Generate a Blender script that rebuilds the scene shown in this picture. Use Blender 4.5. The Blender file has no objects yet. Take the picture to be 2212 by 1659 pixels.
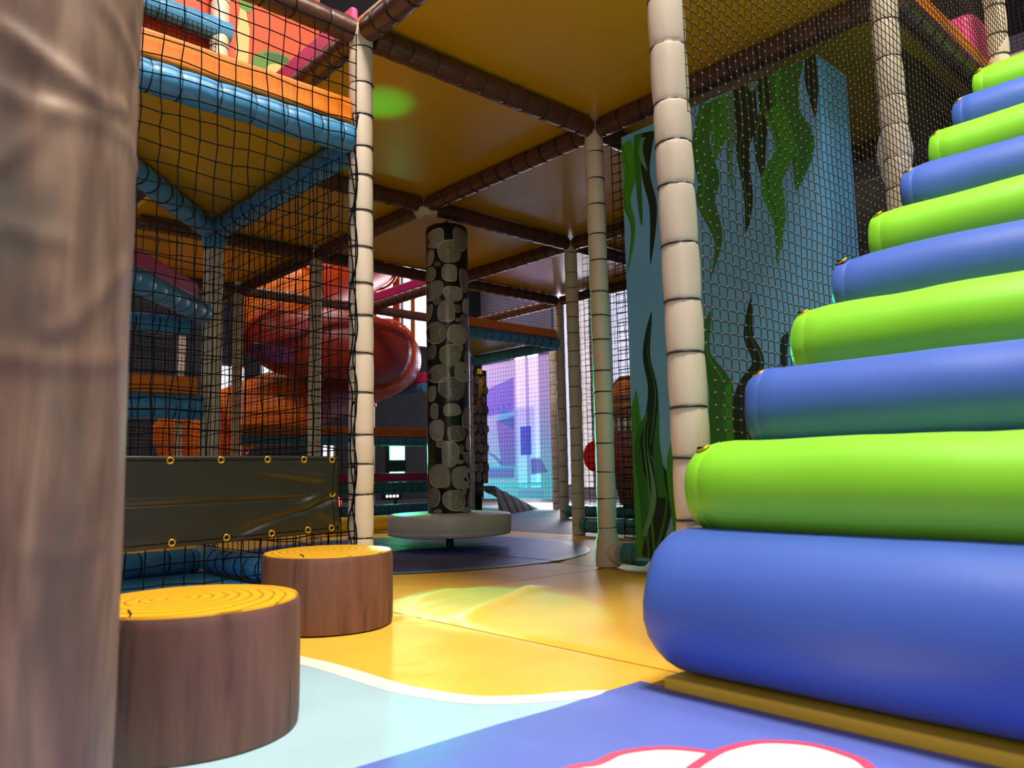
import bpy, math, random
from mathutils import Vector, Matrix, Quaternion, noise
random.seed(7)
COL = bpy.context.scene.collection
L, B, H, LOW = 1.2, 1.28688, 1.92, 1.53      # frame module along x, along y, upper deck beams, lower deck beams
PI = math.pi

# ------------------------------------------------------------------ materials
def lin(c):
    c /= 255.0
    return c/12.92 if c <= 0.04045 else ((c+0.055)/1.055)**2.4
def rgb(r, g, b): return (lin(r), lin(g), lin(b), 1.0)
def new_mat(name):
    m = bpy.data.materials.new(name); m.use_nodes = True
    nt = m.node_tree
    return m, nt, nt.nodes['Principled BSDF']
def vinyl(name, col, rough=0.42, var=0.10, scale=6.0, bump=0.06, bscale=22.0, stretch=(1, 1, 1), spec=0.5, fine=0.03):
    m, nt, p = new_mat(name)
    tc = nt.nodes.new('ShaderNodeTexCoord')
    mp = nt.nodes.new('ShaderNodeMapping'); mp.inputs['Scale'].default_value = stretch
    nt.links.new(tc.outputs['Object'], mp.inputs['Vector'])
    n = nt.nodes.new('ShaderNodeTexNoise'); n.inputs['Scale'].default_value = scale; n.inputs['Detail'].default_value = 5
    nt.links.new(mp.outputs['Vector'], n.inputs['Vector'])
    r = nt.nodes.new('ShaderNodeValToRGB')
    d = tuple(c*(1-var) for c in col[:3]) + (1,); u = tuple(min(1, c*(1+var)) for c in col[:3]) + (1,)
    r.color_ramp.elements[0].position = 0.3; r.color_ramp.elements[0].color = d
    r.color_ramp.elements[1].position = 0.7; r.color_ramp.elements[1].color = u
    nt.links.new(n.outputs['Fac'], r.inputs['Fac'])
    nt.links.new(r.outputs['Color'], p.inputs['Base Color'])
    p.inputs['Roughness'].default_value = rough
    p.inputs['Specular IOR Level'].default_value = spec
    if bump:
        b = nt.nodes.new('ShaderNodeTexNoise'); b.inputs['Scale'].default_value = bscale; b.inputs['Detail'].default_value = 4
        nt.links.new(mp.outputs['Vector'], b.inputs['Vector'])
        bn = nt.nodes.new('ShaderNodeBump'); bn.inputs['Strength'].default_value = bump; bn.inputs['Distance'].default_value = 0.02
        nt.links.new(b.outputs['Fac'], bn.inputs['Height'])
        nt.links.new(bn.outputs['Normal'], p.inputs['Normal'])
    return m
def emit(name, col, s):
    m, nt, p = new_mat(name)
    p.inputs['Base Color'].default_value = col
    p.inputs['Emission Color'].default_value = col
    p.inputs['Emission Strength'].default_value = s
    n = nt.nodes.new('ShaderNodeTexNoise'); n.inputs['Scale'].default_value = 2.5
    tc = nt.nodes.new('ShaderNodeTexCoord'); nt.links.new(tc.outputs['Object'], n.inputs['Vector'])
    r = nt.nodes.new('ShaderNodeMapRange'); r.inputs['To Min'].default_value = s*0.6; r.inputs['To Max'].default_value = s*1.3
    nt.links.new(n.outputs['Fac'], r.inputs['Value']); nt.links.new(r.outputs['Result'], p.inputs['Emission Strength'])
    return m

M = {}
M['cream'] = vinyl('cream_sleeve', rgb(218, 200, 180), 0.5, 0.07, 9, 0.10, 30, (1, 1, 0.35))
M['brown'] = vinyl('brown_sleeve', rgb(88, 52, 43), 0.32, 0.12, 9, 0.12, 26)
M['blue_tube'] = vinyl('sky_blue_sleeve', rgb(74, 146, 196), 0.35, 0.10, 9, 0.10, 26)
M['teal_tube'] = vinyl('teal_sleeve', rgb(62, 136, 152), 0.38, 0.10, 9, 0.10, 26)
M['tie'] = vinyl('black_cable_tie', rgb(20, 20, 22), 0.4, 0.1, 20, 0)
M['cord'] = vinyl('black_net_cord', rgb(9, 8, 8), 0.7, 0.2, 60, 0)
M['knot'] = vinyl('net_knot_sheen', rgb(120, 112, 104), 0.6, 0.2, 60, 0)  # lighter grey paints the sheen on the stair net knots
M['cord_brown'] = vinyl('worn_net_cord', rgb(44, 37, 33), 0.7, 0.2, 60, 0)
M['deck'] = vinyl('yellow_deck_vinyl', rgb(214, 160, 20), 0.27, 0.06, 2.5, 0.05, 5, fine=0)
M['mat_yellow'] = vinyl('yellow_floor_vinyl', rgb(250, 190, 62), 0.48, 0.07, 4, 0.22, 7)
M['mat_lightblue'] = vinyl('pale_blue_print', rgb(172, 206, 218), 0.4, 0.05, 4, 0.10, 9)
M['mat_white'] = vinyl('white_print', rgb(250, 238, 226), 0.4, 0.03, 4, 0.05, 9)
M['mat_violet'] = vinyl('violet_blue_vinyl', rgb(98, 114, 200), 0.50, 0.09, 3.2, 0.10, 8)
M['pink_print'] = vinyl('pink_print', rgb(226, 80, 112), 0.4, 0.03, 4, 0.05, 9)
M['mat_navy'] = vinyl('navy_print', rgb(38, 52, 122), 0.42, 0.14, 6, 0.18, 8)
M['mat_greyblue'] = vinyl('grey_blue_print', rgb(108, 142, 160), 0.4, 0.08, 6, 0.1, 9)
M['mat_grey'] = vinyl('grey_floor_vinyl', rgb(128, 128, 136), 0.55, 0.10, 6, 0.18, 8)
M['mat_blue'] = vinyl('blue_floor_vinyl', rgb(54, 128, 168), 0.35, 0.10, 6, 0.16, 8)
M['step_blue'] = vinyl('royal_blue_step', rgb(66, 98, 188), 0.46, 0.05, 3, 0.05, 9)
M['step_green'] = vinyl('lime_green_step', rgb(134, 212, 42), 0.46, 0.04, 3, 0.05, 9)
M['step_yellow'] = vinyl('yellow_step_base', rgb(255, 206, 60), 0.38, 0.06, 6, 0.1, 9)
M['orange'] = vinyl('orange_board', rgb(238, 126, 20), 0.42, 0.07, 6, 0.06, 14)
M['pink'] = vinyl('pink_board', rgb(236, 70, 132), 0.38, 0.07, 6, 0.06, 14)
M['magenta'] = vinyl('magenta_board', rgb(190, 34, 104), 0.38, 0.09, 6, 0.06, 14)
M['purple'] = vinyl('purple_board', rgb(110, 44, 96), 0.4, 0.09, 6, 0.06, 14)
M['banner'] = vinyl('black_tarpaulin', rgb(36, 35, 26), 0.34, 0.10, 7, 0.10, 14)
M['brass'] = vinyl('brass_ring', rgb(224, 178, 50), 0.28, 0.05, 20, 0)
M['brass'].node_tree.nodes['Principled BSDF'].inputs['Metallic'].default_value = 0.75
M['black'] = vinyl('black_hole', rgb(10, 10, 10), 0.7, 0.05, 20, 0)
M['grey_pad'] = vinyl('grey_pad_vinyl', rgb(206, 196, 184), 0.42, 0.07, 6, 0.10, 10)
M['steel'] = vinyl('dark_steel', rgb(40, 40, 42), 0.4, 0.1, 20, 0)
M['stone_gap'] = vinyl('stone_print_gap', rgb(16, 15, 15), 0.28, 0.2, 20, 0.05, 30)
M['stone_a'] = vinyl('stone_print_mid', rgb(150, 142, 134), 0.28, 0.22, 9, 0.05, 30)
M['stone_b'] = vinyl('stone_print_dark', rgb(112, 106, 102), 0.28, 0.22, 9, 0.05, 30)
M['stone_c'] = vinyl('stone_print_green', rgb(136, 132, 112), 0.28, 0.22, 9, 0.05, 30)
M['stone_line'] = vinyl('stone_print_edge', rgb(206, 198, 178), 0.28, 0.10, 9, 0.02, 30)
M['panel_blue'] = vinyl('sea_blue_panel', rgb(112, 178, 236), 0.36, 0.06, 4, 0.06, 9)
M['panel_side'] = vinyl('sea_blue_panel_side', rgb(108, 180, 240), 0.36, 0.05, 4, 0.06, 9)
M['leaf_b'] = vinyl('bright_weed_print', rgb(64, 150, 36), 0.30, 0.22, 9, 0.03, 9, (1, 1, 0.3))
M['leaf_m'] = vinyl('mid_weed_print', rgb(46, 116, 40), 0.30, 0.25, 9, 0.03, 9, (1, 1, 0.3))
M['leaf_t'] = vinyl('pale_weed_print', rgb(92, 148, 122), 0.30, 0.18, 9, 0.03, 9, (1, 1, 0.3))
M['leaf_k'] = vinyl('dark_weed_print', rgb(20, 44, 26), 0.30, 0.25, 9, 0.03, 9, (1, 1, 0.3))
M['slide_a'] = vinyl('lit_orange_slide_plastic', rgb(250, 120, 16), 0.42, 0.06, 3, 0.03, 6)
M['slide_b'] = vinyl('red_orange_slide_plastic', rgb(214, 66, 18), 0.42, 0.08, 3, 0.03, 6)
M['slide_c'] = vinyl('shaded_orange_slide_plastic', rgb(150, 36, 20), 0.42, 0.10, 3, 0.03, 6)  # same orange plastic, shade on the middle turns painted in as dark red
M['wall_dark'] = vinyl('dark_hall_wall', rgb(44, 42, 50), 0.8, 0.15, 2, 0.05, 12)
M['wall_lav'] = vinyl('lavender_wall', rgb(176, 164, 196), 0.7, 0.08, 2, 0.03, 12)
M['wall_panel'] = vinyl('violet_column', rgb(150, 128, 168), 0.7, 0.08, 2, 0.03, 12)
M['hall_floor'] = vinyl('grey_hall_floor', rgb(86, 84, 88), 0.5, 0.12, 3, 0.03, 12)
M['hall_ceiling'] = vinyl('dark_ceiling', rgb(42, 42, 48), 0.8, 0.12, 3, 0.03, 12)
M['frame_grey'] = vinyl('grey_window_frame', rgb(120, 116, 126), 0.5, 0.08, 8, 0)
M['glass_cool'] = emit('cool_daylight_pane', (0.76, 0.78, 1.0, 1), 0.80)
M['glass_white'] = emit('white_daylight_pane', (0.93, 0.95, 1.0, 1), 1.5)
M['glass_warm'] = emit('warm_daylight_pane', (0.86, 0.76, 0.80, 1), 0.66)
M['glass_sun'] = emit('bright_daylight_pane', (0.95, 0.96, 1.0, 1), 5.0)
M['led_green'] = emit('green_lamp_glow', (0.10, 1.0, 0.36, 1), 18)
M['led_white'] = emit('white_led_glow', (0.9, 0.92, 1.0, 1), 6)
M['led_red'] = emit('red_lamp_glow', (1.0, 0.16, 0.10, 1), 1.6)
M['wall_orange'] = vinyl('orange_wall_print', rgb(216, 76, 30), 0.5, 0.05, 4, 0.03, 9)
M['green_print'] = vinyl('green_hill_print', rgb(84, 128, 30), 0.45, 0.08, 9, 0.02, 9)
M['green_dark'] = vinyl('dark_green_print', rgb(56, 92, 24), 0.45, 0.08, 9, 0.02, 9)
M['sand_print'] = vinyl('sand_print', rgb(220, 178, 108), 0.45, 0.05, 9, 0.02, 9)
M['red_pad'] = vinyl('red_vinyl', rgb(226, 22, 14), 0.35, 0.06, 9, 0.05, 9)
M['tiki_brown'] = vinyl('carved_brown_print', rgb(112, 62, 42), 0.5, 0.3, 14, 0.1, 20)
M['tiki_rose'] = vinyl('rose_brown_print', rgb(120, 72, 72), 0.5, 0.2, 14, 0.1, 20)
M['tiki_orange'] = vinyl('orange_brown_print', rgb(176, 100, 44), 0.5, 0.2, 14, 0.1, 20)
M['tooth'] = vinyl('grey_white_print', rgb(190, 184, 176), 0.5, 0.06, 9, 0)
M['yellow_sign'] = vinyl('yellow_sign_print', rgb(238, 178, 20), 0.4, 0.06, 9, 0)
M['orange_sign'] = vinyl('orange_sign_print', rgb(226, 110, 30), 0.4, 0.06, 9, 0)
M['mint'] = vinyl('mint_vinyl', rgb(166, 214, 184), 0.4, 0.06, 9, 0.05, 9)
M['grey_box'] = vinyl('dusty_grey_vinyl', rgb(128, 116, 108), 0.5, 0.08, 9, 0.05, 9)

def banded(name, c0, c1):
    m = vinyl(name, c0, 0.5, 0.06, 6, 0.1, 10); nt = m.node_tree; p = nt.nodes['Principled BSDF']
    tc = nt.nodes.new('ShaderNodeTexCoord'); mp = nt.nodes.new('ShaderNodeMapping'); mp.inputs['Rotation'].default_value = (0, 0.6, 0)
    nt.links.new(tc.outputs['Object'], mp.inputs['Vector'])
    w_ = nt.nodes.new('ShaderNodeTexWave'); w_.inputs['Scale'].default_value = 2.2; w_.inputs['Distortion'].default_value = 1.5
    nt.links.new(mp.outputs['Vector'], w_.inputs['Vector'])
    r = nt.nodes.new('ShaderNodeValToRGB'); r.color_ramp.elements[0].color = c1; r.color_ramp.elements[0].position = .1; r.color_ramp.elements[1].color = c0; r.color_ramp.elements[1].position = .5
    nt.links.new(w_.outputs['Fac'], r.inputs['Fac']); nt.links.new(r.outputs['Color'], p.inputs['Base Color'])
    return m
M['ramp'] = banded('folded_grey_vinyl', rgb(206, 200, 190), rgb(96, 92, 88))
def bark_material():
    m, nt, p = new_mat('printed_bark_vinyl')
    tc = nt.nodes.new('ShaderNodeTexCoord')
    def noise_node(sx, sz, sc, det=6):
        mp = nt.nodes.new('ShaderNodeMapping'); mp.inputs['Scale'].default_value = (sx, sx, sz)
        nt.links.new(tc.outputs['Object'], mp.inputs['Vector'])
        n = nt.nodes.new('ShaderNodeTexNoise'); n.inputs['Scale'].default_value = sc; n.inputs['Detail'].default_value = det
        n.inputs['Distortion'].default_value = 0.4
        nt.links.new(mp.outputs['Vector'], n.inputs['Vector']); return n
    a = noise_node(1, 0.16, 26); r = nt.nodes.new('ShaderNodeValToRGB')
    e = r.color_ramp.elements
    e[0].position = 0.28; e[0].color = rgb(92, 68, 56); e[1].position = 0.72; e[1].color = rgb(160, 130, 106)
    x = e.new(0.48); x.color = rgb(126, 96, 79)
    nt.links.new(a.outputs['Fac'], r.inputs['Fac'])
    b = noise_node(1, 0.28, 11, 3); r2 = nt.nodes.new('ShaderNodeValToRGB')
    r2.color_ramp.elements[0].position = 0.56; r2.color_ramp.elements[0].color = (0, 0, 0, 1)
    r2.color_ramp.elements[1].position = 0.70; r2.color_ramp.elements[1].color = (0.75, 0.75, 0.75, 1)
    nt.links.new(b.outputs['Fac'], r2.inputs['Fac'])
    mx = nt.nodes.new('ShaderNodeMixRGB'); mx.inputs['Color2'].default_value = rgb(88, 80, 70)
    nt.links.new(r2.outputs['Color'], mx.inputs['Fac']); nt.links.new(r.outputs['Color'], mx.inputs['Color1'])
    nt.links.new(mx.outputs['Color'], p.inputs['Base Color'])
    p.inputs['Roughness'].default_value = 0.5
    return m
M['bark'] = bark_material()
def stump_side():
    m, nt, p = new_mat('printed_stump_bark')
    tc = nt.nodes.new('ShaderNodeTexCoord')
    mp = nt.nodes.new('ShaderNodeMapping'); mp.inputs['Scale'].default_value = (1, 1, 0.12)
    nt.links.new(tc.outputs['Object'], mp.inputs['Vector'])
    n = nt.nodes.new('ShaderNodeTexNoise'); n.inputs['Scale'].default_value = 34; n.inputs['Detail'].default_value = 6
    nt.links.new(mp.outputs['Vector'], n.inputs['Vector'])
    r = nt.nodes.new('ShaderNodeValToRGB'); e = r.color_ramp.elements
    e[0].position = 0.30; e[0].color = rgb(62, 42, 38); e[1].position = 0.66; e[1].color = rgb(122, 82, 70)
    x = e.new(0.42); x.color = rgb(104, 68, 58)
    nt.links.new(n.outputs['Fac'], r.inputs['Fac']); nt.links.new(r.outputs['Color'], p.inputs['Base Color'])
    p.inputs['Roughness'].default_value = 0.6
    return m
M['stump_bark'] = stump_side()
def stump_top():
    m, nt, p = new_mat('printed_wood_rings')
    tc = nt.nodes.new('ShaderNodeTexCoord')
    mp = nt.nodes.new('ShaderNodeMapping'); mp.inputs['Location'].default_value = (0.03, 0.02, 0)
    nt.links.new(tc.outputs['Object'], mp.inputs['Vector'])
    w = nt.nodes.new('ShaderNodeTexWave'); w.wave_type = 'RINGS'; w.rings_direction = 'Z'
    w.inputs['Scale'].default_value = 17; w.inputs['Distortion'].default_value = 2.6; w.inputs['Detail'].default_value = 3
    w.inputs['Detail Scale'].default_value = 1.6
    nt.links.new(mp.outputs['Vector'], w.inputs['Vector'])
    r = nt.nodes.new('ShaderNodeValToRGB'); e = r.color_ramp.elements
    e[0].position = 0.0; e[0].color = rgb(176, 118, 14); e[1].position = 0.20; e[1].color = rgb(240, 178, 32)
    nt.links.new(w.outputs['Fac'], r.inputs['Fac']); nt.links.new(r.outputs['Color'], p.inputs['Base Color'])
    p.inputs['Roughness'].default_value = 0.4
    return m
M['stump_top'] = stump_top()
def mural_material(name, kind):
    m, nt, p = new_mat(name)
    out = nt.nodes['Material Output']
    tc = nt.nodes.new('ShaderNodeTexCoord'); sp = nt.nodes.new('ShaderNodeSeparateXYZ')
    nt.links.new(tc.outputs['Object'], sp.inputs['Vector'])
    r = nt.nodes.new('ShaderNodeValToRGB'); e = r.color_ramp.elements
    if kind == 'sky':
        e[0].position = 0.0; e[0].color = rgb(120, 214, 226); e[1].position = 1.0; e[1].color = rgb(216, 184, 230)
        x = e.new(0.16); x.color = rgb(130, 214, 228); x = e.new(0.42); x.color = rgb(160, 180, 228); x = e.new(0.66); x.color = rgb(190, 174, 228)
    elif kind == 'dark':
        e[0].position = 0; e[0].color = rgb(178, 160, 226); e[1].position = 1; e[1].color = rgb(178, 166, 236)
    elif kind == 'plum':
        e[0].position = 0; e[0].color = rgb(200, 160, 214); e[1].position = 1; e[1].color = rgb(200, 166, 220)
    elif kind == 'cyan':
        e[0].position = 0; e[0].color = rgb(190, 255, 250); e[1].position = 1; e[1].color = rgb(150, 236, 240)
    elif kind == 'indigo':
        e[0].position = 0; e[0].color = rgb(150, 150, 226); e[1].position = 1; e[1].color = rgb(150, 150, 230)
    else:
        e[0].position = 0; e[0].color = rgb(238, 240, 255); e[1].position = 1; e[1].color = rgb(222, 214, 240)
    mr = nt.nodes.new('ShaderNodeMapRange'); mr.inputs['From Max'].default_value = 1.66
    nt.links.new(sp.outputs['Z'], mr.inputs['Value']); nt.links.new(mr.outputs['Result'], r.inputs['Fac'])
    tr = nt.nodes.new('ShaderNodeBsdfTranslucent'); nt.links.new(r.outputs['Color'], tr.inputs['Color'])
    tp = nt.nodes.new('ShaderNodeBsdfTransparent'); nt.links.new(r.outputs['Color'], tp.inputs['Color'])
    mx = nt.nodes.new('ShaderNodeMixShader'); mx.inputs['Fac'].default_value = 0.22 if kind != 'clear' else 0.8
    nt.links.new(tr.outputs['BSDF'], mx.inputs[1]); nt.links.new(tp.outputs['BSDF'], mx.inputs[2])
    gl = nt.nodes.new('ShaderNodeBsdfGlossy'); gl.inputs['Roughness'].default_value = 0.12
    mx2 = nt.nodes.new('ShaderNodeMixShader'); mx2.inputs['Fac'].default_value = 0.05
    nt.links.new(mx.outputs['Shader'], mx2.inputs[1]); nt.links.new(gl.outputs['BSDF'], mx2.inputs[2])
    nt.links.new(mx2.outputs['Shader'], out.inputs['Surface'])
    return m
for k in ('cord', 'knot', 'cord_brown'): M[k].node_tree.nodes['Principled BSDF'].inputs['Specular IOR Level'].default_value = 0.08
for k in ('sky', 'dark', 'plum', 'cyan', 'indigo', 'clear'): M['mural_'+k] = mural_material('mural_'+k, k)

# ------------------------------------------------------------------ mesh helpers
class MB:
    def __init__(s): s.v = []; s.f = []; s.m = []
    def add(s, vs, fs, mi=0):
        o = len(s.v); s.v += [tuple(v) for v in vs]
        for f in fs: s.f.append(tuple(i+o for i in f)); s.m.append(mi)
    def box(s, x0, x1, y0, y1, z0, z1, mi=0):
        s.add([(x0,y0,z0),(x1,y0,z0),(x1,y1,z0),(x0,y1,z0),(x0,y0,z1),(x1,y0,z1),(x1,y1,z1),(x0,y1,z1)],
              [(0,3,2,1),(4,5,6,7),(0,1,5,4),(1,2,6,5),(2,3,7,6),(3,0,4,7)], mi)
    def tube(s, pts, r, n=6, mi=0, cap=True):
        pts = [Vector(p) for p in pts]; rings = []
        up = Vector((0, 0, 1)); t0 = (pts[1]-pts[0]).normalized()
        if abs(t0.dot(up)) > 0.95: up = Vector((1, 0, 0))
        a = t0.cross(up).normalized()
        for i, p in enumerate(pts):
            t = (pts[min(i+1, len(pts)-1)]-pts[max(i-1, 0)]).normalized()
            a = (a - t*a.dot(t)).normalized(); b = t.cross(a)
            rr = r[i] if isinstance(r, (list, tuple)) else r
            rings.append([p + (a*math.cos(2*PI*k/n)+b*math.sin(2*PI*k/n))*rr for k in range(n)])
        vs = [q for ring in rings for q in ring]; fs = []
        for i in range(len(pts)-1):
            for k in range(n):
                fs.append((i*n+k, i*n+(k+1) % n, (i+1)*n+(k+1) % n, (i+1)*n+k))
        if cap: fs += [tuple(reversed(range(n))), tuple((len(pts)-1)*n+k for k in range(n))]
        s.add(vs, fs, mi)
    def lathe(s, prof, n=32, mi=0, cap0=True, cap1=True, fn=None):
        vs = []
        for (r, z) in prof:
            for k in range(n):
                a = 2*PI*k/n; rr = r if fn is None else fn(r, a, z)
                vs.append((rr*math.cos(a), rr*math.sin(a), z))
        fs = []
        for i in range(len(prof)-1):
            for k in range(n): fs.append((i*n+k, i*n+(k+1) % n, (i+1)*n+(k+1) % n, (i+1)*n+k))
        if cap0: fs.append(tuple(reversed(range(n))))
        if cap1: fs.append(tuple((len(prof)-1)*n+k for k in range(n)))
        s.add(vs, fs, mi)
    def torus(s, c, R, r, axis='z', n=20, k=6, mi=0, sq=1.0):
        vs = []; fs = []
        for i in range(n):
            a = 2*PI*i/n
            for j in range(k):
                b = 2*PI*j/k; rr = R+r*math.cos(b); h = r*math.sin(b)*sq
                x, y = rr*math.cos(a), rr*math.sin(a)
                p = (x, y, h) if axis == 'z' else ((x, h, y) if axis == 'y' else (h, x, y))
                vs.append((c[0]+p[0], c[1]+p[1], c[2]+p[2]))
        for i in range(n):
            for j in range(k):
                fs.append((i*k+j, ((i+1) % n)*k+j, ((i+1) % n)*k+(j+1) % k, i*k+(j+1) % k))
        s.add(vs, fs, mi)
    def mesh(s, name, mats, smooth=False, angle=None):
        me = bpy.data.meshes.new(name); me.from_pydata(s.v, [], s.f)
        for m in mats: me.materials.append(m)
        me.polygons.foreach_set('material_index', s.m)
        if smooth: me.polygons.foreach_set('use_smooth', [True]*len(s.f))
        me.update()
        if smooth and angle:
            me.set_sharp_from_angle(angle=math.radians(angle))
        return me
    def build(s, name, mats, parent=None, loc=(0, 0, 0), smooth=False, angle=None):
        if not isinstance(mats, (list, tuple)): mats = [mats]
        return link(name, s.mesh(name, mats, smooth, angle), parent, loc)
def link(name, me, parent=None, loc=(0, 0, 0)):
    o = bpy.data.objects.new(name, me); COL.objects.link(o); o.location = loc
    if parent is not None: o.parent = parent
    return o
def tag(o, label, cat, group=None, kind=None):
    o['label'] = label; o['category'] = cat
    if group: o['group'] = group
    o['kind'] = kind or 'thing'
    return o
def thing(name, label, cat, loc=(0, 0, 0), group=None):
    o = bpy.data.objects.new(name, None); COL.objects.link(o); o.location = loc; o.empty_display_size = 0.1
    return tag(o, label, cat, group)
def struct(o): o['kind'] = 'structure'; return o
def bevel(o, w=0.006, seg=2):
    md = o.modifiers.new('bevel', 'BEVEL'); md.width = w; md.segments = seg; md.limit_method = 'ANGLE'
    return o
def catmull(pts, n=8, closed=False):
    pts = [Vector(p) for p in pts]; out = []; N = len(pts)
    rng = range(N) if closed else range(N-1)
    for i in rng:
        if closed: p0, p1, p2, p3 = pts[i-1], pts[i], pts[(i+1) % N], pts[(i+2) % N]
        else: p0, p1, p2, p3 = pts[max(i-1, 0)], pts[i], pts[i+1], pts[min(i+2, N-1)]
        for k in range(n):
            t = k/n
            out.append(0.5*((2*p1)+(p2-p0)*t+(2*p0-5*p1+4*p2-p3)*t*t+(3*p1-p0-3*p2+p3)*t**3))
    if not closed: out.append(pts[-1])
    return out

# ------------------------------------------------------------------ padded sleeves, poles, beams
TIE = {}
def tie_mesh(r):
    k = round(r, 4)
    if k not in TIE:
        b = MB(); b.torus((0, 0, 0), r, 0.0026, 'z', 22, 5, 0, 1.0)
        TIE[k] = b.mesh('tie', [M['tie']], True)
    return TIE[k]
def sleeve_mesh(name, mat, length, r, spacing, seed, bulge=0.07, n=20, first=0.06):
    rnd = random.Random(seed); ties = []; z = first
    while z < length-0.02:
        ties.append(z); z += spacing*(0.78+0.44*rnd.random())
    ph = rnd.random()*6; ks = rnd.choice((9, 11, 13))
    prof = []; cuts = [0]+ties+[length]
    zs = []
    for a, b in zip(cuts[:-1], cuts[1:]):
        for t in (0, 0.03, 0.08, 0.2, 0.4, 0.6, 0.8, 0.92, 0.97): zs.append((a+(b-a)*t, t, a, b))
    zs.append((length, 1, cuts[-2], length))
    vs = []
    for (zz, t, a, b) in zs:
        sh = (math.sin(PI*t)**0.45) if 0 < t < 1 else 0
        if (a == 0 and t < .5) or (b == length and t > .5): sh = max(sh, 0.75)
        base = r*(1+bulge*(sh-0.75))
        wob = Vector((math.sin(zz*3.1+ph), math.cos(zz*2.3+ph*1.7), 0))*0.0022
        pl = (1-sh)*0.9+0.12
        for k in range(n):
            A = 2*PI*k/n
            rr = base*(1+0.022*pl*math.sin(ks*A+ph+a*31)+0.02*noise.noise(Vector((math.cos(A)*1.3, math.sin(A)*1.3, zz*9+seed*3.7))))
            vs.append((rr*math.cos(A)+wob.x, rr*math.sin(A)+wob.y, zz))
    fs = []; m = len(zs)
    for i in range(m-1):
        for k in range(n): fs.append((i*n+k, i*n+(k+1) % n, (i+1)*n+(k+1) % n, (i+1)*n+k))
    fs += [tuple(reversed(range(n))), tuple((m-1)*n+k for k in range(n))]
    b = MB(); b.add(vs, fs); return b.mesh(name, [mat], True, 60), ties
def padded(name, label, cat, p0, p1, mat, r=0.04, spacing=0.118, seed=1, group=None, bulge=0.07, ties=True, n=20, lean=None):
    p0, p1 = Vector(p0), Vector(p1); d = p1-p0
    t = thing(name, label, cat, p0, group)
    t.rotation_mode = 'QUATERNION'; t.rotation_quaternion = Vector((0, 0, 1)).rotation_difference(d.normalized())
    me, tz = sleeve_mesh('sleeve', mat, d.length, r, spacing, seed, bulge, n)
    link('sleeve', me, t)
    if ties:
        tm = tie_mesh(r*(1-0.75*bulge)+0.0012)
        for z in tz:
            o = link('cable_tie', tm, t, (0, 0, z))
            o.rotation_euler = (random.uniform(-.05, .05), random.uniform(-.05, .05), random.random()*6)
    return t

POLES = [  # x, y, height, radius, label
 (0.066, -1.240, 3.0, 0.0405, 'bulging cream padded pole standing beside the lowest green stair step', 1),
 (0.0, 0.0, 1.94, 0.0405, 'cream padded pole with black rope lacing down its left side, behind the farther stump', 2),
 (L, 0.0, 1.94, 0.0405, 'cream padded pole with a wide wrapped foot left of the seaweed panel', 3),
 (2*L, B, 1.94, 0.042, 'dim cream padded pole just left of the wide footed pole, above the navy circle edge', 4),
 (3*L, 2*B, 1.94, 0.040, 'grey padded pole at the near right corner of the small blue edged deck', 5),
 (4*L, 3*B, 1.94, 0.040, 'brownish padded pole with a bright edge on the right of the purple mural', 6),
 (0.0, B, 3.0, 0.043, 'grey cream padded pole under the corner where two blue deck beams meet on the left', 7),
 (L, 2*B, 1.94, 0.042, 'grey padded pole in front of the orange slide, left of the laced pole', 8),
 (L, 3*B, 1.94, 0.040, 'thin grey padded pole left of the bright orange slide chute', 9),
 (L, 4*B, 1.94, 0.036, 'thinnest cream pole far back on the left above the black tarpaulin', 10),
 (L, -B, 2.75, 0.041, 'cream padded pole behind the black net at the upper right of the seaweed panel', 11),
 (2*L, -B, 3.1, 0.041, 'cream padded pole at the top right above the last green step', 12),
 (3*L, 3*B, 1.94, 0.036, 'grey padded pole close behind the right edge of the stone column', 13),
]
for (x, y, h, r, lab, sd) in POLES:
    lx, ly = {1: (-.028, .025), 11: (-.02, .012)}.get(sd, (0, 0))
    p = padded('padded_pole', lab, 'pole', (x, y, 0.0), (x+lx, y+ly, h), M['cream'], r, 0.118, sd, bulge=0.105 if sd in (1, 11, 12) else 0.08, n=28)
    if sd == 3:
        b = MB(); b.lathe([(0.047, 0.0), (0.052, 0.004), (0.052, 0.07), (0.0495, 0.078), (0.0495, 0.115), (0.044, 0.125), (0.043, 0.14)], 28)
        b.build('foot_wrap', M['cream'], p, smooth=True, angle=50)
        b = MB(); b.tube([(0.0, -0.02, 0.062), (0.0, -0.062, 0.060), (0.0, -0.075, 0.060)], [0.044, 0.047, 0.046], 20)
        b.build('foot_sleeve', M['cream'], p, smooth=True, angle=50)
    if sd == 11:
        b = MB(); b.lathe([(0.036, 0.0), (0.047, 0.05), (0.053, 0.10), (0.048, 0.15), (0.034, 0.19)], 20, fn=lambda r, a, z: r*(1+0.05*math.sin(7*a)))
        b.build('foam_bulge', M['cream'], p, (0.020, 0.010, 1.30), True)
    if sd == 7:   # blue joint sleeves where the blue tubes meet the pole
        b = MB(); b.tube([(-0.10, 0, 0), (-0.02, 0, 0), (0.05, 0, 0)], [0.052, 0.056, 0.05], 18)
        b.build('blue_joint', M['blue_tube'], p, (0, 0, 2.52), True, 50)
        b = MB(); b.lathe([(0.046, -0.06), (0.052, -0.03), (0.055, 0.02), (0.05, 0.06)], 20)
        b.build('blue_joint', M['blue_tube'], p, (0, 0, LOW-0.02), True, 50)

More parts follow.
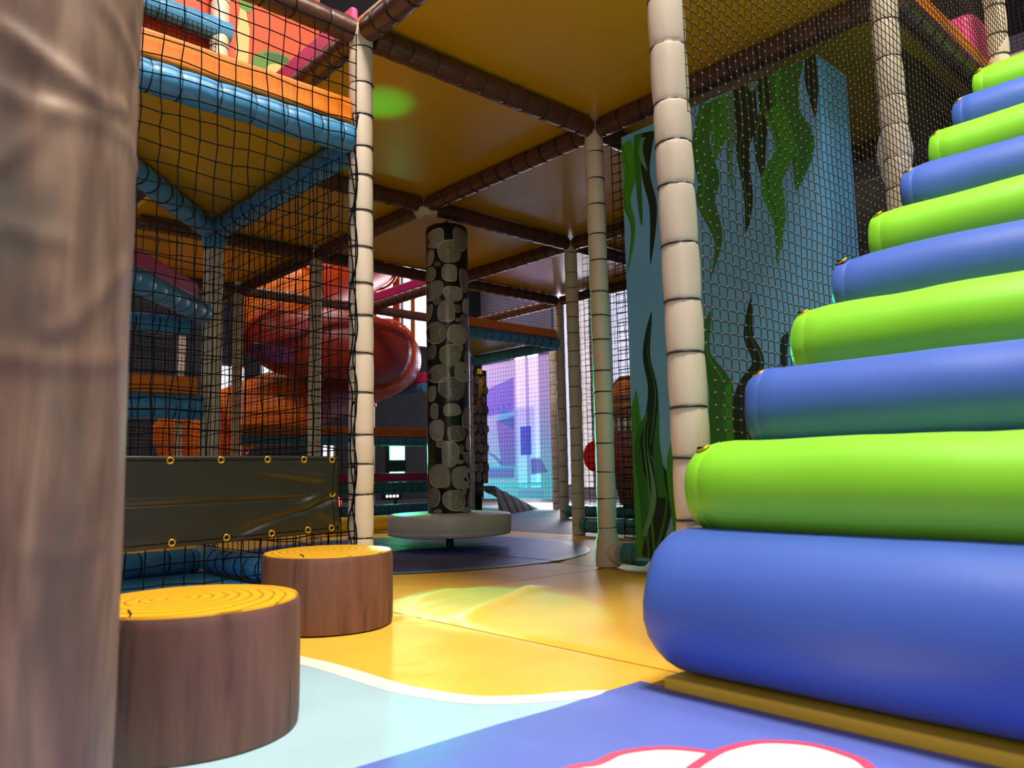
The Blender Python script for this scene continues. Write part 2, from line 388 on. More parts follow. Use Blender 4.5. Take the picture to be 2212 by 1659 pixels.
R = 0.042
def beam(label, a, b, mat='brown', r=R, spacing=0.105, seed=None, name='padded_beam', cut=0.045, ties=True, bulge=0.11):
    a, b = Vector(a), Vector(b); d = (b-a).normalized()
    return padded(name, label, 'beam', a+d*cut, b-d*cut, M[mat], r, spacing, seed if seed else random.randint(1, 999), bulge=bulge, ties=ties, n=18)
def N(a, b, z=H): return (a*L, b*B, z)
# brown beams below the yellow decks
for lab, a, b in [
 ('brown padded beam running from the laced pole out of the top left corner', N(-1, 0), N(0, 0)),
 ('long brown padded beam from the laced pole to the wide footed pole', N(0, 0), N(1, 0)),
 ('brown padded beam behind the seaweed panel going right from the wide footed pole', N(1, 0), N(2, 0)),
 ('brown padded beam between the blue edged left deck and the hanging junction', N(0, 1), N(1, 1)),
 ('brown padded beam directly above the stone column', N(1, 1), N(2, 1)),
 ('brown padded beam seen between the wide footed pole and the seaweed panel', N(2, 1), N(3, 1)),
 ('dark brown padded beam left of the grey pole that stands in front of the slide', N(0, 2), N(1, 2)),
 ('dark brown padded beam behind the laced pole above the striped bright window', N(1, 2), N(2, 2)),
 ('dark brown padded beam right of the stone column above the small blue edged deck', N(2, 2), N(3, 2)),
 ('dark brown padded beam on the far left behind the thin grey pole', N(0, 3), N(1, 3)),
 ('dark brown padded beam crossing in front of the orange slide', N(1, 3), N(2, 3)),
 ('brown padded beam with lit upper edge just left of the stone column', N(2, 3), N(3, 3)),
 ('brown padded beam rising from the laced pole out of the top of the view', N(0, -1), N(0, 0)),
 ('brown padded beam topped with a pink board behind the left net', N(0, 0), N(0, 1)),
 ('brown padded beam above the seaweed panel behind the fine net', N(1, -1), N(1, 0)),
 ('brown padded beam from the wide footed pole to the hanging junction', N(1, 0), N(1, 1)),
 ('brown padded beam from the hanging junction left to the grey slide pole', N(1, 1), N(1, 2)),
 ('brown padded beam with shiny spots from the grey slide pole to the thin grey pole', N(1, 2), N(1, 3)),
 ('dark brown padded beam leaving the thin grey pole to the far left', N(1, 3), N(1, 4)),
 ('brown padded beam at the back right behind the seaweed panel top', N(2, -1), N(2, 0)),
 ('brown padded beam from the dim cream pole rightward behind the wide footed pole', N(2, 0), N(2, 1)),
 ('brown padded beam from the dim cream pole leftward behind the stone column', N(2, 1), N(2, 2)),
 ('brown padded beam carrying a magenta board left of the stone column', N(2, 2), N(2, 3)),
 ('brown padded beam right of the grey corner pole above the bright wall', N(3, 1), N(3, 2)),
 ('brown padded beam behind the net above the small deck with orange board', N(3, 2), N(3, 3)),
 ('black brown padded beam descending above the top stair steps behind the net', N(1, -1, 1.94), N(2, -1, 1.94)),
]: beam(lab, a, b)
# blue beams
for lab, a, b, r in [
 ('front sky blue padded beam of the left deck, tied to the net', N(-1, 0, LOW), N(0, 0, LOW), 0.047),
 ('sky blue padded beam from the laced pole back to the corner pole, left deck', N(0, 0, LOW), N(0, 1, LOW), 0.047),
 ('slanting rear sky blue padded beam of the left deck meeting the corner pole', N(-1, 0, LOW), N(0, 1, LOW), 0.047),
 ('wrinkled sky blue padded beam high up at the top left beside the trunk', N(-1, 1, 2.52), N(0, 1, 2.52), 0.052),
 ('sloping sky blue padded beam under the magenta board beside the trunk', (-1.2, 0.0, 1.13), N(0, 1, 1.13), 0.046),
 ('second sky blue padded beam tucked under the sloping one beside the trunk', N(-1, 1, 1.075), (-0.06, B, 1.075), 0.042),
 ('short sky blue padded beam under the small orange board above the tarpaulin', N(-1, 1, 0.715), N(0, 1, 0.715), 0.055),
 ('sky blue padded beam under the long orange board left of the laced pole', N(1, 3, 0.707), N(2, 3, 0.707), 0.042),
 ('teal lit padded beam under the long orange board between laced pole and stone column', N(2, 3, 0.707), N(3, 3, 0.707), 0.042),
 ('front sky blue padded beam of the small deck right of the stone column', N(2, 2, LOW), N(3, 2, LOW), 0.047),
 ('rear dark blue padded beam of the small deck above the purple mural', N(3, 2, LOW), N(3, 3, LOW), 0.047),
 ('slanted sky blue padded beam of the small deck partly behind the stone column', N(2, 2, LOW), N(3, 3, LOW), 0.042),
 ('dull blue padded beam under the pink board left of the stone column', (3.6, 4.55, 1.335), (3.6, 5.95, 1.335), 0.055),
 ('sky blue floor roll left of the corner pole foot behind the tarpaulin', N(-1, 1, 0.05), N(0, 1, 0.05), 0.05),
 ('sky blue floor roll running from the corner pole foot toward the farther stump', N(0, 0, 0.05), N(0, 1, 0.05), 0.05),
 ('blue floor roll in the dark beside the disc of the stone column', N(2, 3, 0.09), N(3, 3, 0.09), 0.05),
 ('blue floor roll in the dark between tarpaulin and laced pole', N(1, 3, 0.09), N(2, 3, 0.09), 0.05),
]: beam(lab, a, b, 'blue_tube', r, 0.10, cut=0.11 if (lab.startswith('slant') or lab.startswith('sloping')) else 0.047)
for lab, a, b, r in [
 ('teal floor roll at the foot of the wide footed pole', (L, -0.06, 0.06), (L, -0.235, 0.06), 0.046),
 ('teal floor roll right of the dim cream pole foot', N(2, 0, 0.06), N(2, 1, 0.06), 0.048),
 ('dark teal floor roll beyond the net right of the grey corner pole', N(3, 1, 0.06), N(3, 2, 0.06), 0.05),
 ('low teal roll under the magenta rail behind the laced pole', N(1, 3, 0.285), N(3, 3, 0.285), 0.052),
]: beam(lab, a, b, 'teal_tube', r, 0.10)
beam('short orange brown floor roll beside the disc of the stone column', (1.25, 2.62, 0.06), (1.95, 2.62, 0.06), 'step_yellow', 0.055, 0.19, name='floor_roll')
# junction without a pole
b = MB(); b.tube([(0, 0, -0.055), (0, 0, 0.035)], [0.026, 0.03], 16); b.tube([(-0.062, 0, -0.02), (0.062, 0, -0.02)], 0.036, 14); b.tube([(0, -0.062, -0.02), (0, 0.062, -0.02)], 0.036, 14)
tag(b.build('beam_joint', M['cream'], None, N(1, 1), True, 50), 'pale wrapped joint hanging where four brown beams meet without a pole', 'joint')

# ------------------------------------------------------------------ boards, decks
def board(name, label, a, b, z0, z1, th, mat, off=(0, 0)):
    a, b = Vector((a[0]+off[0], a[1]+off[1], 0)), Vector((b[0]+off[0], b[1]+off[1], 0)); d = (b-a); n = Vector((-d.y, d.x, 0)).normalized()*th/2
    m = MB(); vs = []
    for z in (z0, z1):
        for p in (a-n, b-n, b+n, a+n): vs.append((p.x, p.y, z))
    m.add(vs, [(0, 3, 2, 1), (4, 5, 6, 7), (0, 1, 5, 4), (1, 2, 6, 5), (2, 3, 7, 6), (3, 0, 4, 7)])
    o = m.build(name, M[mat]); bevel(o, 0.010, 3)
    return tag(o, label, 'board')
board('toe_board', 'long orange foam board on the front blue beam of the left deck', (-1.17, 0), (-0.045, 0), LOW+0.05, LOW+0.135, 0.03, 'orange', (0, -0.005))
board('toe_board', 'pink foam board rising on the brown beam behind the left net', (0, 0.045), (0, B-0.05), H+0.043, H+0.125, 0.03, 'pink')
board('toe_board', 'small orange foam board above the tarpaulin beside the trunk', (-1.1, B), (-0.06, B), 0.772, 0.85, 0.03, 'orange')
board('toe_board', 'magenta foam board sloping beside the trunk on the left', (-1.17, 0.03), (-0.13, B-0.14), 1.172, 1.245, 0.03, 'magenta')
board('toe_board', 'long orange foam board low in front of the slide, left of the laced pole', (L+.05, 3*B), (2*L+.1, 3*B), 0.75, 0.835, 0.03, 'orange')
board('toe_board', 'orange foam board between the laced pole and the stone column', (2*L+.11, 3*B), (3*L-.05, 3*B), 0.75, 0.835, 0.03, 'orange')
board('toe_board', 'orange foam board on the small deck right of the stone column', (2*L+.03, 2*B), (3*L-.05, 2*B), LOW+0.05, LOW+0.125, 0.03, 'orange')
board('toe_board', 'pink foam board slanting left of the stone column', (3.6, 4.5), (3.6, 5.95), 1.392, 1.50, 0.03, 'pink')
board('toe_board', 'dark magenta foam board high left of the stone column', (2*L, 2*B+.05), (2*L, 3*B-.05), H+0.043, H+0.12, 0.03, 'magenta')
board('toe_board', 'low dark magenta rail above the teal roll', (L+.05, 3*B), (3*L-.05, 3*B), 0.345, 0.42, 0.03, 'magenta')
board('toe_board', 'orange foam board along the landing above the stairs', (L+.06, -B), (2*L-.05, -B), 1.985, 2.06, 0.03, 'orange')

def deck(label, a, b, z, full=True):
    m = MB(); x0, x1, y0, y1 = a*L+.003, (a+1)*L-.003, b*B+(.003 if b >= 0 else .012), (b+1)*B-.003
    nx = 6; vs = []; fs = []
    for k, zz in enumerate((z+0.003, z+0.035)):
        for j in range(nx+1):
            for i in range(nx+1):
                sag = 0 if k else -0.004*math.sin(PI*i/nx)*math.sin(PI*j/nx)
                vs.append((x0+(x1-x0)*i/nx, y0+(y1-y0)*j/nx, zz+sag))
    q = (nx+1)**2
    for j in range(nx):
        for i in range(nx):
            p = j*(nx+1)+i
            fs.append((p, p+nx+1, p+nx+2, p+1)); fs.append((q+p, q+p+1, q+p+nx+2, q+p+nx+1))
    ring = [i for i in range(nx+1)]+[j*(nx+1)+nx for j in range(1, nx+1)]+[nx*(nx+1)+i for i in range(nx-1, -1, -1)]+[j*(nx+1) for j in range(nx-1, 0, -1)]
    for i in range(len(ring)):
        u, w = ring[i], ring[(i+1) % len(ring)]; fs.append((u, w, q+w, q+u))
    m.add(vs, fs)
    o = m.build('deck_platform', M['deck'], None, (0, 0, 0), True, 40)
    return tag(o, label, 'platform')
Zd = H+R
for lab, a, bb in [
 ('large yellow deck panel at the top centre nearest the camera', 0, -1), ('yellow deck panel with the green light spot behind the laced pole', 0, 0),
 ('yellow deck panel with grey reflections left of the wide footed pole', 1, 0), ('yellow deck panel above and behind the stone column', 1, 1),
 ('yellow deck panel behind the blue edged deck on the left', 0, 1), ('far yellow deck panel seen through nets left of the grey slide pole', 0, 2),
 ('yellow deck panel with a bluish streak right of the stone column top', 2, 1), ('yellow deck panel partly seen right of the wide footed pole', 2, 0),
 ('olive yellow deck panel above the seaweed panel behind the fine net', 1, -1)]:
    deck(lab, a, bb, Zd)
zb_ = LOW+.05
for tri, lab in (([(-L-.01, -.01), (-.004, -.01), (-.004, B+.03), (-.03, B+.03)], 'low yellow three cornered deck panel inside the blue beams on the left'), ([(2*L+.03, 2*B+.004), (3*L-.004, 2*B+.004), (3*L-.004, 3*B-.03)], 'small three cornered shadowed deck panel inside the blue beams right of the stone column')):
    m = MB()
    k_ = len(tri); m.add([(x, y, zb_) for x, y in tri]+[(x, y, zb_+.03) for x, y in tri], [tuple(reversed(range(k_))), tuple(range(k_, 2*k_))]+[(i, (i+1) % k_, k_+(i+1) % k_, k_+i) for i in range(k_)])
    tag(m.build('deck_platform', M['deck']), lab, 'platform')

# ------------------------------------------------------------------ stairs
STX = [-0.060, -0.024, 0.170, 0.385, 0.610, 0.850, 1.105, 1.360, 1.615, 1.870]
STZ = [0.290, 0.452, 0.612, 0.772, 0.935, 1.110, 1.300, 1.495, 1.690, 1.890]
ORD = ['lowest', 'second', 'third', 'fourth', 'fifth', 'sixth', 'seventh', 'eighth', 'ninth', 'topmost']
Y0, Y1 = -1.335, -2.55
for k in range(10):
    green = k % 2 == 1; mat = M['step_green'] if green else M['step_blue']
    zt = STZ[k]; rr = 0.133 if k == 0 else 0.090
    xf = -0.207 if k == 0 else STX[k]-0.075     # nose front
    cx, cz = xf+rr, zt-rr
    back = 0.36 if k else 0.30
    prof = []
    prof.append((cx+back, cz+rr-0.002))
    for t in range(0, 7): prof.append((cx+0.12-0.12*t/6*0.999, cz+rr-0.002*(1-t/6)))
    for t in range(1, 13):
        a = PI/2 + PI*t/12*(0.92 if k else 0.97)
        prof.append((cx+rr*math.cos(a), cz+rr*math.sin(a)))
    zb = 0.0 if k == 0 else zt-0.176
    prof.append((cx+0.05, zb if k else 0.0245)); prof.append((cx+back, zb if k else 0.0245))
    mx, mz = cx+0.06, cz
    ys0 = -1.292 if k == 0 else (-1.318 if k == 1 else Y0)
    rows = [(0.0, .87), (0.003, .905), (0.012, .945), (0.026, .972), (0.036, .983), (0.0385, .978), (0.041, .978), (0.0435, .986), (0.075, 1.0)]
    rows += [(0.075+ (abs(Y1-ys0)-0.075)*i/24, 1.0) for i in range(1, 25)]
    vs = []; n = len(prof)
    if k == 0: rows = [(0.0, .90), (0.004, .935), (0.012, .965), (0.025, .985), (0.045, .996)]+rows[8:]
    for (dy, sc) in rows:
        y = ys0-dy
        for (px, pz) in prof:
            crease = 0.006*max(0, 1-dy/0.16)*noise.noise(Vector((dy*14, math.atan2(pz-cz, px-cx)*1.6, k*2.7)))
            w = crease+0.004*noise.noise(Vector((y*3.1, px*5, pz*5+k*3.3))) + 0.0022*noise.noise(Vector((y*9, px*9+k, pz*9)))
            w *= 0 if pz < 0.01 else 1
            x_, z_ = mx+(px-mx)*sc, mz+(pz-mz)*sc
            if px < mx: x_ -= w
            z_ = max(z_+w*(1 if pz > mz else 0), 0.0245)
            vs.append((x_-cx, y-ys0, z_))
    fs = []
    for i in range(len(rows)-1):
        for j in range(n-1): fs.append((i*n+j, (i+1)*n+j, (i+1)*n+j+1, i*n+j+1))
        fs.append((i*n+n-1, (i+1)*n+n-1, (i+1)*n, i*n))
    fs += [tuple(range(n)), tuple(reversed([(len(rows)-1)*n+j for j in range(n)]))]
    lab = '%s padded stair step, %s vinyl roll%s' % (ORD[k], 'lime green' if green else 'royal blue', ' resting on the floor' if k == 0 else (' beside the cream pole' if k == 1 else ''))
    t = thing('stair_step', lab, 'step', (cx, ys0, 0), 'padded steps of the staircase')
    m = MB(); m.add(vs, fs); m.build('step_roll', mat, t, smooth=True, angle=75)
    if k:
        A_ = math.radians(112+k*2); gx, gz, gy = 0.06-(0.06-rr*math.cos(A_))*.965, cz+rr*math.sin(A_)*.965, -0.020
        g = MB(); g.torus((0, 0, 0), 0.0112, 0.0036, 'z', 22, 8, 0, 0.8); go = g.build('grommet', M['brass'], t, (gx, gy, gz), True); go.rotation_euler = (-0.30, math.radians(90)-A_, 0)
        h = MB(); h.lathe([(0.0090, 0), (0.0090, 0.0012)], 16); h.build('eyelet_hole', M['black'], go, (0, 0, -0.0004))
        h = MB(); h.tube([(0, 0.0, 0.001), (0.001, 0.010, 0.0045), (0.003, 0.021, -0.003)], 0.0022, 6); h.build('tie_cord', M['cord'], go, smooth=True)
m = MB(); m.box(-0.152, 0.6, -2.55, -1.302, 0.0005, 0.024); o = m.build('stair_base_strip', M['step_yellow']); bevel(o, 0.006, 3)
tag(o, 'yellow vinyl base strip under the lowest blue stair step', 'strip')

# ------------------------------------------------------------------ floor and mats
m = MB(); m.box(-7, 8.5, -8, 9.5, -0.08, -0.042); struct(m.build('floor', M['hall_floor']))
m = MB(); m.box(-7, 8.5, -8, 9.5, 5.2, 5.3); struct(m.build('ceiling', M['hall_ceiling']))
def poly_fill(mb, pts, z, mi):
    from mathutils.geometry import tessellate_polygon
    tri = tessellate_polygon([[Vector((p[0], p[1], 0)) for p in pts]])
    vs = [(p[0], p[1], z) for p in pts]; out = []
    for t in tri:
        a, b, c = [Vector(vs[i]) for i in t]
        out.append(t if (b-a).cross(c-a).z > 0 else tuple(reversed(t)))
    mb.add(vs, out, mi)
def wrinkle(x, y):
    h = 0.0022*noise.noise(Vector((x*2.6, y*2.6, 1.3)))+0.0012*noise.noise(Vector((x*7, y*7, 4.1)))
    # folded crease lit by the green lamp
    for (ax, ay, bx, by, amp, w) in ((0.03, -0.50, 0.56, -0.215, 0.022, 0.036), (0.10, -0.14, 0.35, -0.02, 0.010, 0.03), (0.02, -0.25, 0.22, -0.18, 0.004, 0.02),
                                     (-0.10, -0.30, 0.02, -0.36, 0.006, 0.02), (-0.08, -0.40, 0.05, -0.43, 0.004, 0.018)):
        dx, dy = bx-ax, by-ay; l2 = dx*dx+dy*dy; t = ((x-ax)*dx+(y-ay)*dy)/l2
        if -0.15 < t < 1.15:
            px, py = ax+t*dx, ay+t*dy; d = math.hypot(x-px, y-py); f = max(0, min(1, (t+.15)*4))*max(0, min(1, (1.15-t)*4))
            h += amp*f*math.exp(-(d/w)**2)
    return h
def mat_slab(label, x0, x1, y0, y1, mat, res=0.06, extra=None, zt=0.0, wr=True):
    mb = MB(); nx, ny = max(2, int((x1-x0)/res)), max(2, int((y1-y0)/res)); vs = []; fs = []
    for j in range(ny+1):
        for i in range(nx+1):
            x, y = x0+(x1-x0)*i/nx, y0+(y1-y0)*j/ny
            e = min(i, nx-i, j, ny-j); zz = zt + (wrinkle(x, y) if (wr and e > 0) else 0) - (0.005 if e == 0 else 0)
            vs.append((x, y, zz))
    for j in range(ny):
        for i in range(nx):
            p = j*(nx+1)+i; fs.append((p, p+1, p+nx+2, p+nx+1))
    mb.add(vs, fs)
    mb.add([(x0, y0, zt-.005), (x1, y0, zt-.005), (x1, y1, zt-.005), (x0, y1, zt-.005), (x0, y0, -.041), (x1, y0, -.041), (x1, y1, -.041), (x0, y1, -.041)],
           [(4, 5, 1, 0), (5, 6, 2, 1), (6, 7, 3, 2), (7, 4, 0, 3), (7, 6, 5, 4)])
    mats = [M[mat]]
    if extra: extra(mb, mats)
    o = mb.build('floor_mat', mats, None, (0, 0, 0), True, 40)
    return tag(o, label, 'mat')
WAVE = [(-0.50, -0.40), (-0.505, -0.50), (-0.503, -0.583), (-0.491, -0.664), (-0.484, -0.767), (-0.481, -0.883), (-0.471, -0.977), (-0.431, -1.092), (-0.362, -1.164), (-0.290, -1.205), (-0.235, -1.245)]
def wave_print(mb, mats):
    mats += [M['mat_lightblue'], M['mat_white']]
    c = catmull([(x, y, 0) for x, y in WAVE], 6); c = [(p.x, p.y) for p in c]
    nrm = []
    for i, p in enumerate(c):
        q, r_ = c[max(0, i-1)], c[min(len(c)-1, i+1)]; t = Vector((r_[0]-q[0], r_[1]-q[1])).normalized(); nrm.append((t.y, -t.x))
    c0 = c; c = [(p[0]-n[0]*0.016, p[1]-n[1]*0.016) for p, n in zip(c0, nrm)]
    inner = [(p[0]+n[0]*0.034, p[1]+n[1]*0.034) for p, n in zip(c0, nrm)]
    inner = [(x, max(y, -1.243)) for x, y in inner]; c = [(x, max(y, -1.243)) for x, y in c]
    def zat(x, y): return wrinkle(x, y)+0.0025
    vs = []; fs = []
    for i in range(len(c)):
        vs += [(c[i][0], c[i][1], zat(*c[i])), (inner[i][0], inner[i][1], zat(*inner[i])+0.0)]
    for i in range(len(c)-1): fs.append((2*i, 2*i+1, 2*i+3, 2*i+2))
    fs = [f if (Vector(vs[f[1]])-Vector(vs[f[0]])).cross(Vector(vs[f[2]])-Vector(vs[f[0]])).z > 0 else tuple(reversed(f)) for f in fs]
    mb.add(vs, fs, 2)
    # pale sea: strips from the white border to the left edge of the mat
    vs = []; fs = []; K = 14
    for i in range(len(inner)):
        for k in range(K+1):
            x = inner[i][0]+(-1.30-inner[i][0])*k/K; y = inner[i][1]
            vs.append((x, y, zat(x, y)-0.0004))
    for i in range(len(inner)-1):
        for k in range(K):
            p = i*(K+1)+k; f = (p, p+1, p+K+2, p+K+1)
            if (Vector(vs[f[1]])-Vector(vs[f[0]])).cross(Vector(vs[f[2]])-Vector(vs[f[0]])).z < 0: f = tuple(reversed(f))
            fs.append(f)
    mb.add(vs, fs, 1)
mat_slab('front yellow floor mat with a white edged pale blue wave under the near stump', -1.36, -0.018, -1.245, -0.01, 'mat_yellow', 0.022, wave_print)
mat_slab('creased yellow floor mat with the green light patch before the wide footed pole', -0.012, 1.19, -1.245, -0.002, 'mat_yellow', 0.022)
def circle_print(cx, cy, r, x0, x1, y0, y1):
    def f(mb, mats):
        mats += [M['mat_greyblue'], M['mat_navy']]
        for (ra, rb, mi, dz) in ((r, r-0.075, 1, 0.0032), (r-0.07, 0.0, 2, 0.0036)):
            pts = []
            n = 160
            for i in range(n):
                a = 2*PI*i/n; w = 1+0.008*math.sin(5*a+1)
                pts.append((min(max(cx+ra*w*math.cos(a), x0), x1), min(max(cy+ra*w*math.sin(a), y0), y1)))
            poly_fill(mb, pts, dz, mi)
    return f
cc = (1.047, 1.267, 0.965)
mat_slab('floor mat quarter under the left front of the navy circle', 0.006, 1.19, 0.006, 1.262, 'mat_yellow', 0.1, circle_print(*cc, 0.008, 1.188, 0.008, 1.26), wr=False)
mat_slab('floor mat quarter under the right front of the navy circle', 1.197, 2.37, 0.006, 1.262, 'mat_yellow', 0.1, circle_print(*cc, 1.199, 2.368, 0.008, 1.26), wr=False)
mat_slab('floor mat quarter under the back left of the navy circle', 0.006, 1.19, 1.269, 2.56, 'mat_yellow', 0.1, circle_print(*cc, 0.008, 1.188, 1.271, 2.558), wr=False)
mat_slab('floor mat quarter under the back right of the navy circle', 1.197, 2.37, 1.269, 2.56, 'mat_yellow', 0.1, circle_print(*cc, 1.199, 2.368, 1.271, 2.558), wr=False)
mat_slab('yellow floor mat strip beside the seaweed panel foot', 1.197, 2.37, -1.245, -0.002, 'mat_yellow', 0.1)
mat_slab('grey floor mat beyond the navy circle on the right', 2.377, 4.75, -0.5, 2.95, 'mat_grey', 0.1)
mat_slab('dark grey floor mat under the folded ramp pad', 2.377, 6.0, 2.957, 5.4, 'mat_grey', 0.1)
mat_slab('blue floor mat behind the net on the left', -1.36, -0.003, 0.0, 2.56, 'mat_blue', 0.1)
mat_slab('orange lit yellow floor mat at the back left beyond the navy circle', -1.36, 2.37, 2.567, 5.4, 'mat_yellow', 0.1)
def letter_print(mb, mats):
    mats += [M['pink_print'], M['mat_white']]
    o1 = [(-0.560, -1.452), (-0.524, -1.464), (-0.470, -1.462), (-0.414, -1.490), (-0.382, -1.535), (-0.378, -1.572), (-0.42, -1.60), (-0.58, -1.64), (-0.78, -1.66), (-0.86, -1.60), (-0.84, -1.50), (-0.70, -1.448)]
    o2 = [(-0.378, -1.560), (-0.328, -1.557), (-0.275, -1.570), (-0.242, -1.595), (-0.217, -1.640), (-0.219, -1.690), (-0.24, -1.735), (-0.32, -1.79), (-0.50, -1.83), (-0.68, -1.82), (-0.70, -1.72), (-0.58, -1.62), (-0.45, -1.575)]
    o2 = [(x-.034, y) for x, y in o2]
    for o in (o1, o2):
        c = [(p.x, p.y) for p in catmull([(x, y, 0) for x, y in o], 6, True)]
        gx = sum(p[0] for p in c)/len(c); gy = sum(p[1] for p in c)/len(c)
        poly_fill(mb, c, 0.0085 if o is o1 else 0.0091, 1)
        inn = []
        for i, p in enumerate(c):
            q, r_ = c[i-1], c[(i+1) % len(c)]; t = Vector((r_[0]-q[0], r_[1]-q[1])).normalized(); nn = Vector((t.y, -t.x))
            if nn.dot(Vector((gx-p[0], gy-p[1]))) < 0: nn = -nn
            inn.append((p[0]+nn.x*0.017, p[1]+nn.y*0.017))
        poly_fill(mb, inn, 0.0088 if o is o1 else 0.0094, 2)
mat_slab('violet blue floor mat with pink outlined white bubble lettering in front of the stairs', -1.36, -0.135, -2.9, -1.236, 'mat_violet', 0.06, letter_print, wr=False, zt=0.007)

# ------------------------------------------------------------------ stumps
def stump(label, x, y, r, h, seed):
    t = thing('tree_stump_seat', label, 'stump', (x, y, 0.003), 'padded stump seats')
    rnd = random.Random(seed)
    m = MB(); prof = [(r*0.985, 0.0), (r*0.995, 0.012), (r, 0.05), (r*1.0, h*0.5), (r*1.0, h-0.02), (r*0.992, h-0.008), (r*0.982, h-0.003)]
    m.lathe(prof, 72, 0, fn=lambda rr, a, z: rr*(1+0.006*noise.noise(Vector((math.cos(a)*2.2, math.sin(a)*2.2, z*3+seed)))+0.004*noise.noise(Vector((math.cos(a)*7, math.sin(a)*7, z*9+seed)))))
    m.build('bark_side', M['stump_bark'], t, smooth=True, angle=40)
    m = MB(); rings = [(r*0.972, h-0.004), (r*0.965, h), (r*0.8, h+0.004), (r*0.5, h+0.0065), (r*0.2, h+0.007), (0.001, h+0.007)]
    m.lathe(rings, 72); m.build('wood_ring_top', M['stump_top'], t, smooth=True, angle=60)
    m = MB(); a0 = rnd.uniform(3.6, 4.6)
    m.tube([(r*0.80*math.cos(a0-.15), r*.8*math.sin(a0-.15), h+0.0052), (r*.9*math.cos(a0-.02), r*.9*math.sin(a0-.02), h+0.003), (r*.955*math.cos(a0), r*.955*math.sin(a0), h+0.001)], 0.0014, 5)
    m.build('printed_crack', M['black'], t)
    return t
stump('near brown tree stump seat with yellow ring top standing on the pale blue wave', -0.861, -0.9004, 0.1721, 0.2035, 3)
stump('farther brown tree stump seat with yellow ring top in front of the laced pole', -0.2568, -0.2573, 0.1756, 0.194, 8)

# ------------------------------------------------------------------ big trunk
RIDGES = [[[-1.867,.822],[-1.541,.801],[-1.245,.787],[-1.04,.781],[-.768,.791]],[[-1.15,.905],[-1.084,.886],[-.729,.864],[-.6,.85]],[[-1.844,.763],[-1.653,.753],[-1.49,.754],[-1.15,.76],[-.66,.763],[-.394,.745]],[[-.70,.92],[-.658,.9],[-.42,.87]],[[-1.732,.633],[-1.543,.628],[-1.374,.628]],[[-1.40,.54],[-1.271,.549],[-.873,.6],[-.6,.625]],[[-1.746,.515],[-1.4,.512],[-1.048,.515],[-.573,.527]],[[-1.816,.693],[-1.611,.725],[-1.489,.752]],
          [[-1.5,.34],[-1.2,.33],[-.9,.345]]]
AMP = [.0050, .0036, .0030, .0040, .0022, .0030, .0026, .0032, .001]
tr = thing('tree_trunk_column', 'big wrinkled brown tree trunk padding filling the left edge', 'column', (-1.2, -B, 0))
m = MB(); n, kz = 220, 330; r0 = 0.1165; vs = []; fs = []
for j in range(kz+1):
    z = 2.2*j/kz if j > 0 else 0
    for k in range(n):
        a = -PI + 2*PI*k/n; h = 0.0025*noise.noise(Vector((math.cos(a)*1.5, math.sin(a)*1.5, z*4)))+0.001*noise.noise(Vector((math.cos(a)*6, math.sin(a)*6, z*9)))
        if 0.25 < z < 1.0:
            for rd, am in zip(RIDGES, AMP):
                best = 9
                for p, q in zip(rd[:-1], rd[1:]):
                    ax, ay, bx, by = p[0]*r0, p[1], q[0]*r0, q[1]; dx, dy = bx-ax, by-ay; t = max(0, min(1, ((a*r0-ax)*dx+(z-ay)*dy)/(dx*dx+dy*dy+1e-9)))
                    best = min(best, math.hypot(a*r0-ax-t*dx, z-ay-t*dy))
                if best < 0.08: h += am*(math.exp(-(best/0.012)**2)-0.4*math.exp(-(best/0.032)**2))
        vs.append(((r0+h)*math.cos(a), (r0+h)*math.sin(a), z))
for j in range(kz):
    for k in range(n): fs.append((j*n+k, j*n+(k+1) % n, (j+1)*n+(k+1) % n, (j+1)*n+k))
fs += [tuple(reversed(range(n))), tuple(kz*n+k for k in range(n))]
m.add(vs, fs); m.build('bark_sleeve', M['bark'], tr, smooth=True, angle=60)

# ------------------------------------------------------------------ stone printed column with disc
ROCKS = [(958.5+0,0,0,0)]
RK = [(941,517,43,41),(994,517,33,49),(971,546,54,49),(928,557,19,33),(944,574,14,11),(930,593,22,30),(971,594,35,38),(1002,606,20,49),(937,630,38,43),(978,639,41,35),(943,654,16,19),(925,677,14,38),(963,678,41,46),(987,671,15,19),(987,696,11,9),(1005,663,14,35),(1001,696,16,27),(940,723,42,51),(987,727,43,46),(929,765,22,30),(971,772,51,46),(993,755,12,12),(1008,780,14,36),(945,812,46,41),(997,807,38,41),(974,843,54,54),(930,853,19,32),(973,889,36,28),(1006,905,22,47),(935,891,19,32),(940,930,35,41),(982,938,38,35),(946,957,19,19),(968,981,41,51),(992,971,13,19),(1012,957,19,35),(990,998,14,9),(1006,989,19,25),(946,1027,41,54),(993,1032,46,46),(932,1071,28,41),(976,1077,47,47),(998,1060,9,13),(1014,1077,19,28),(941,1100,19,9),(1001,1098,25,11)]
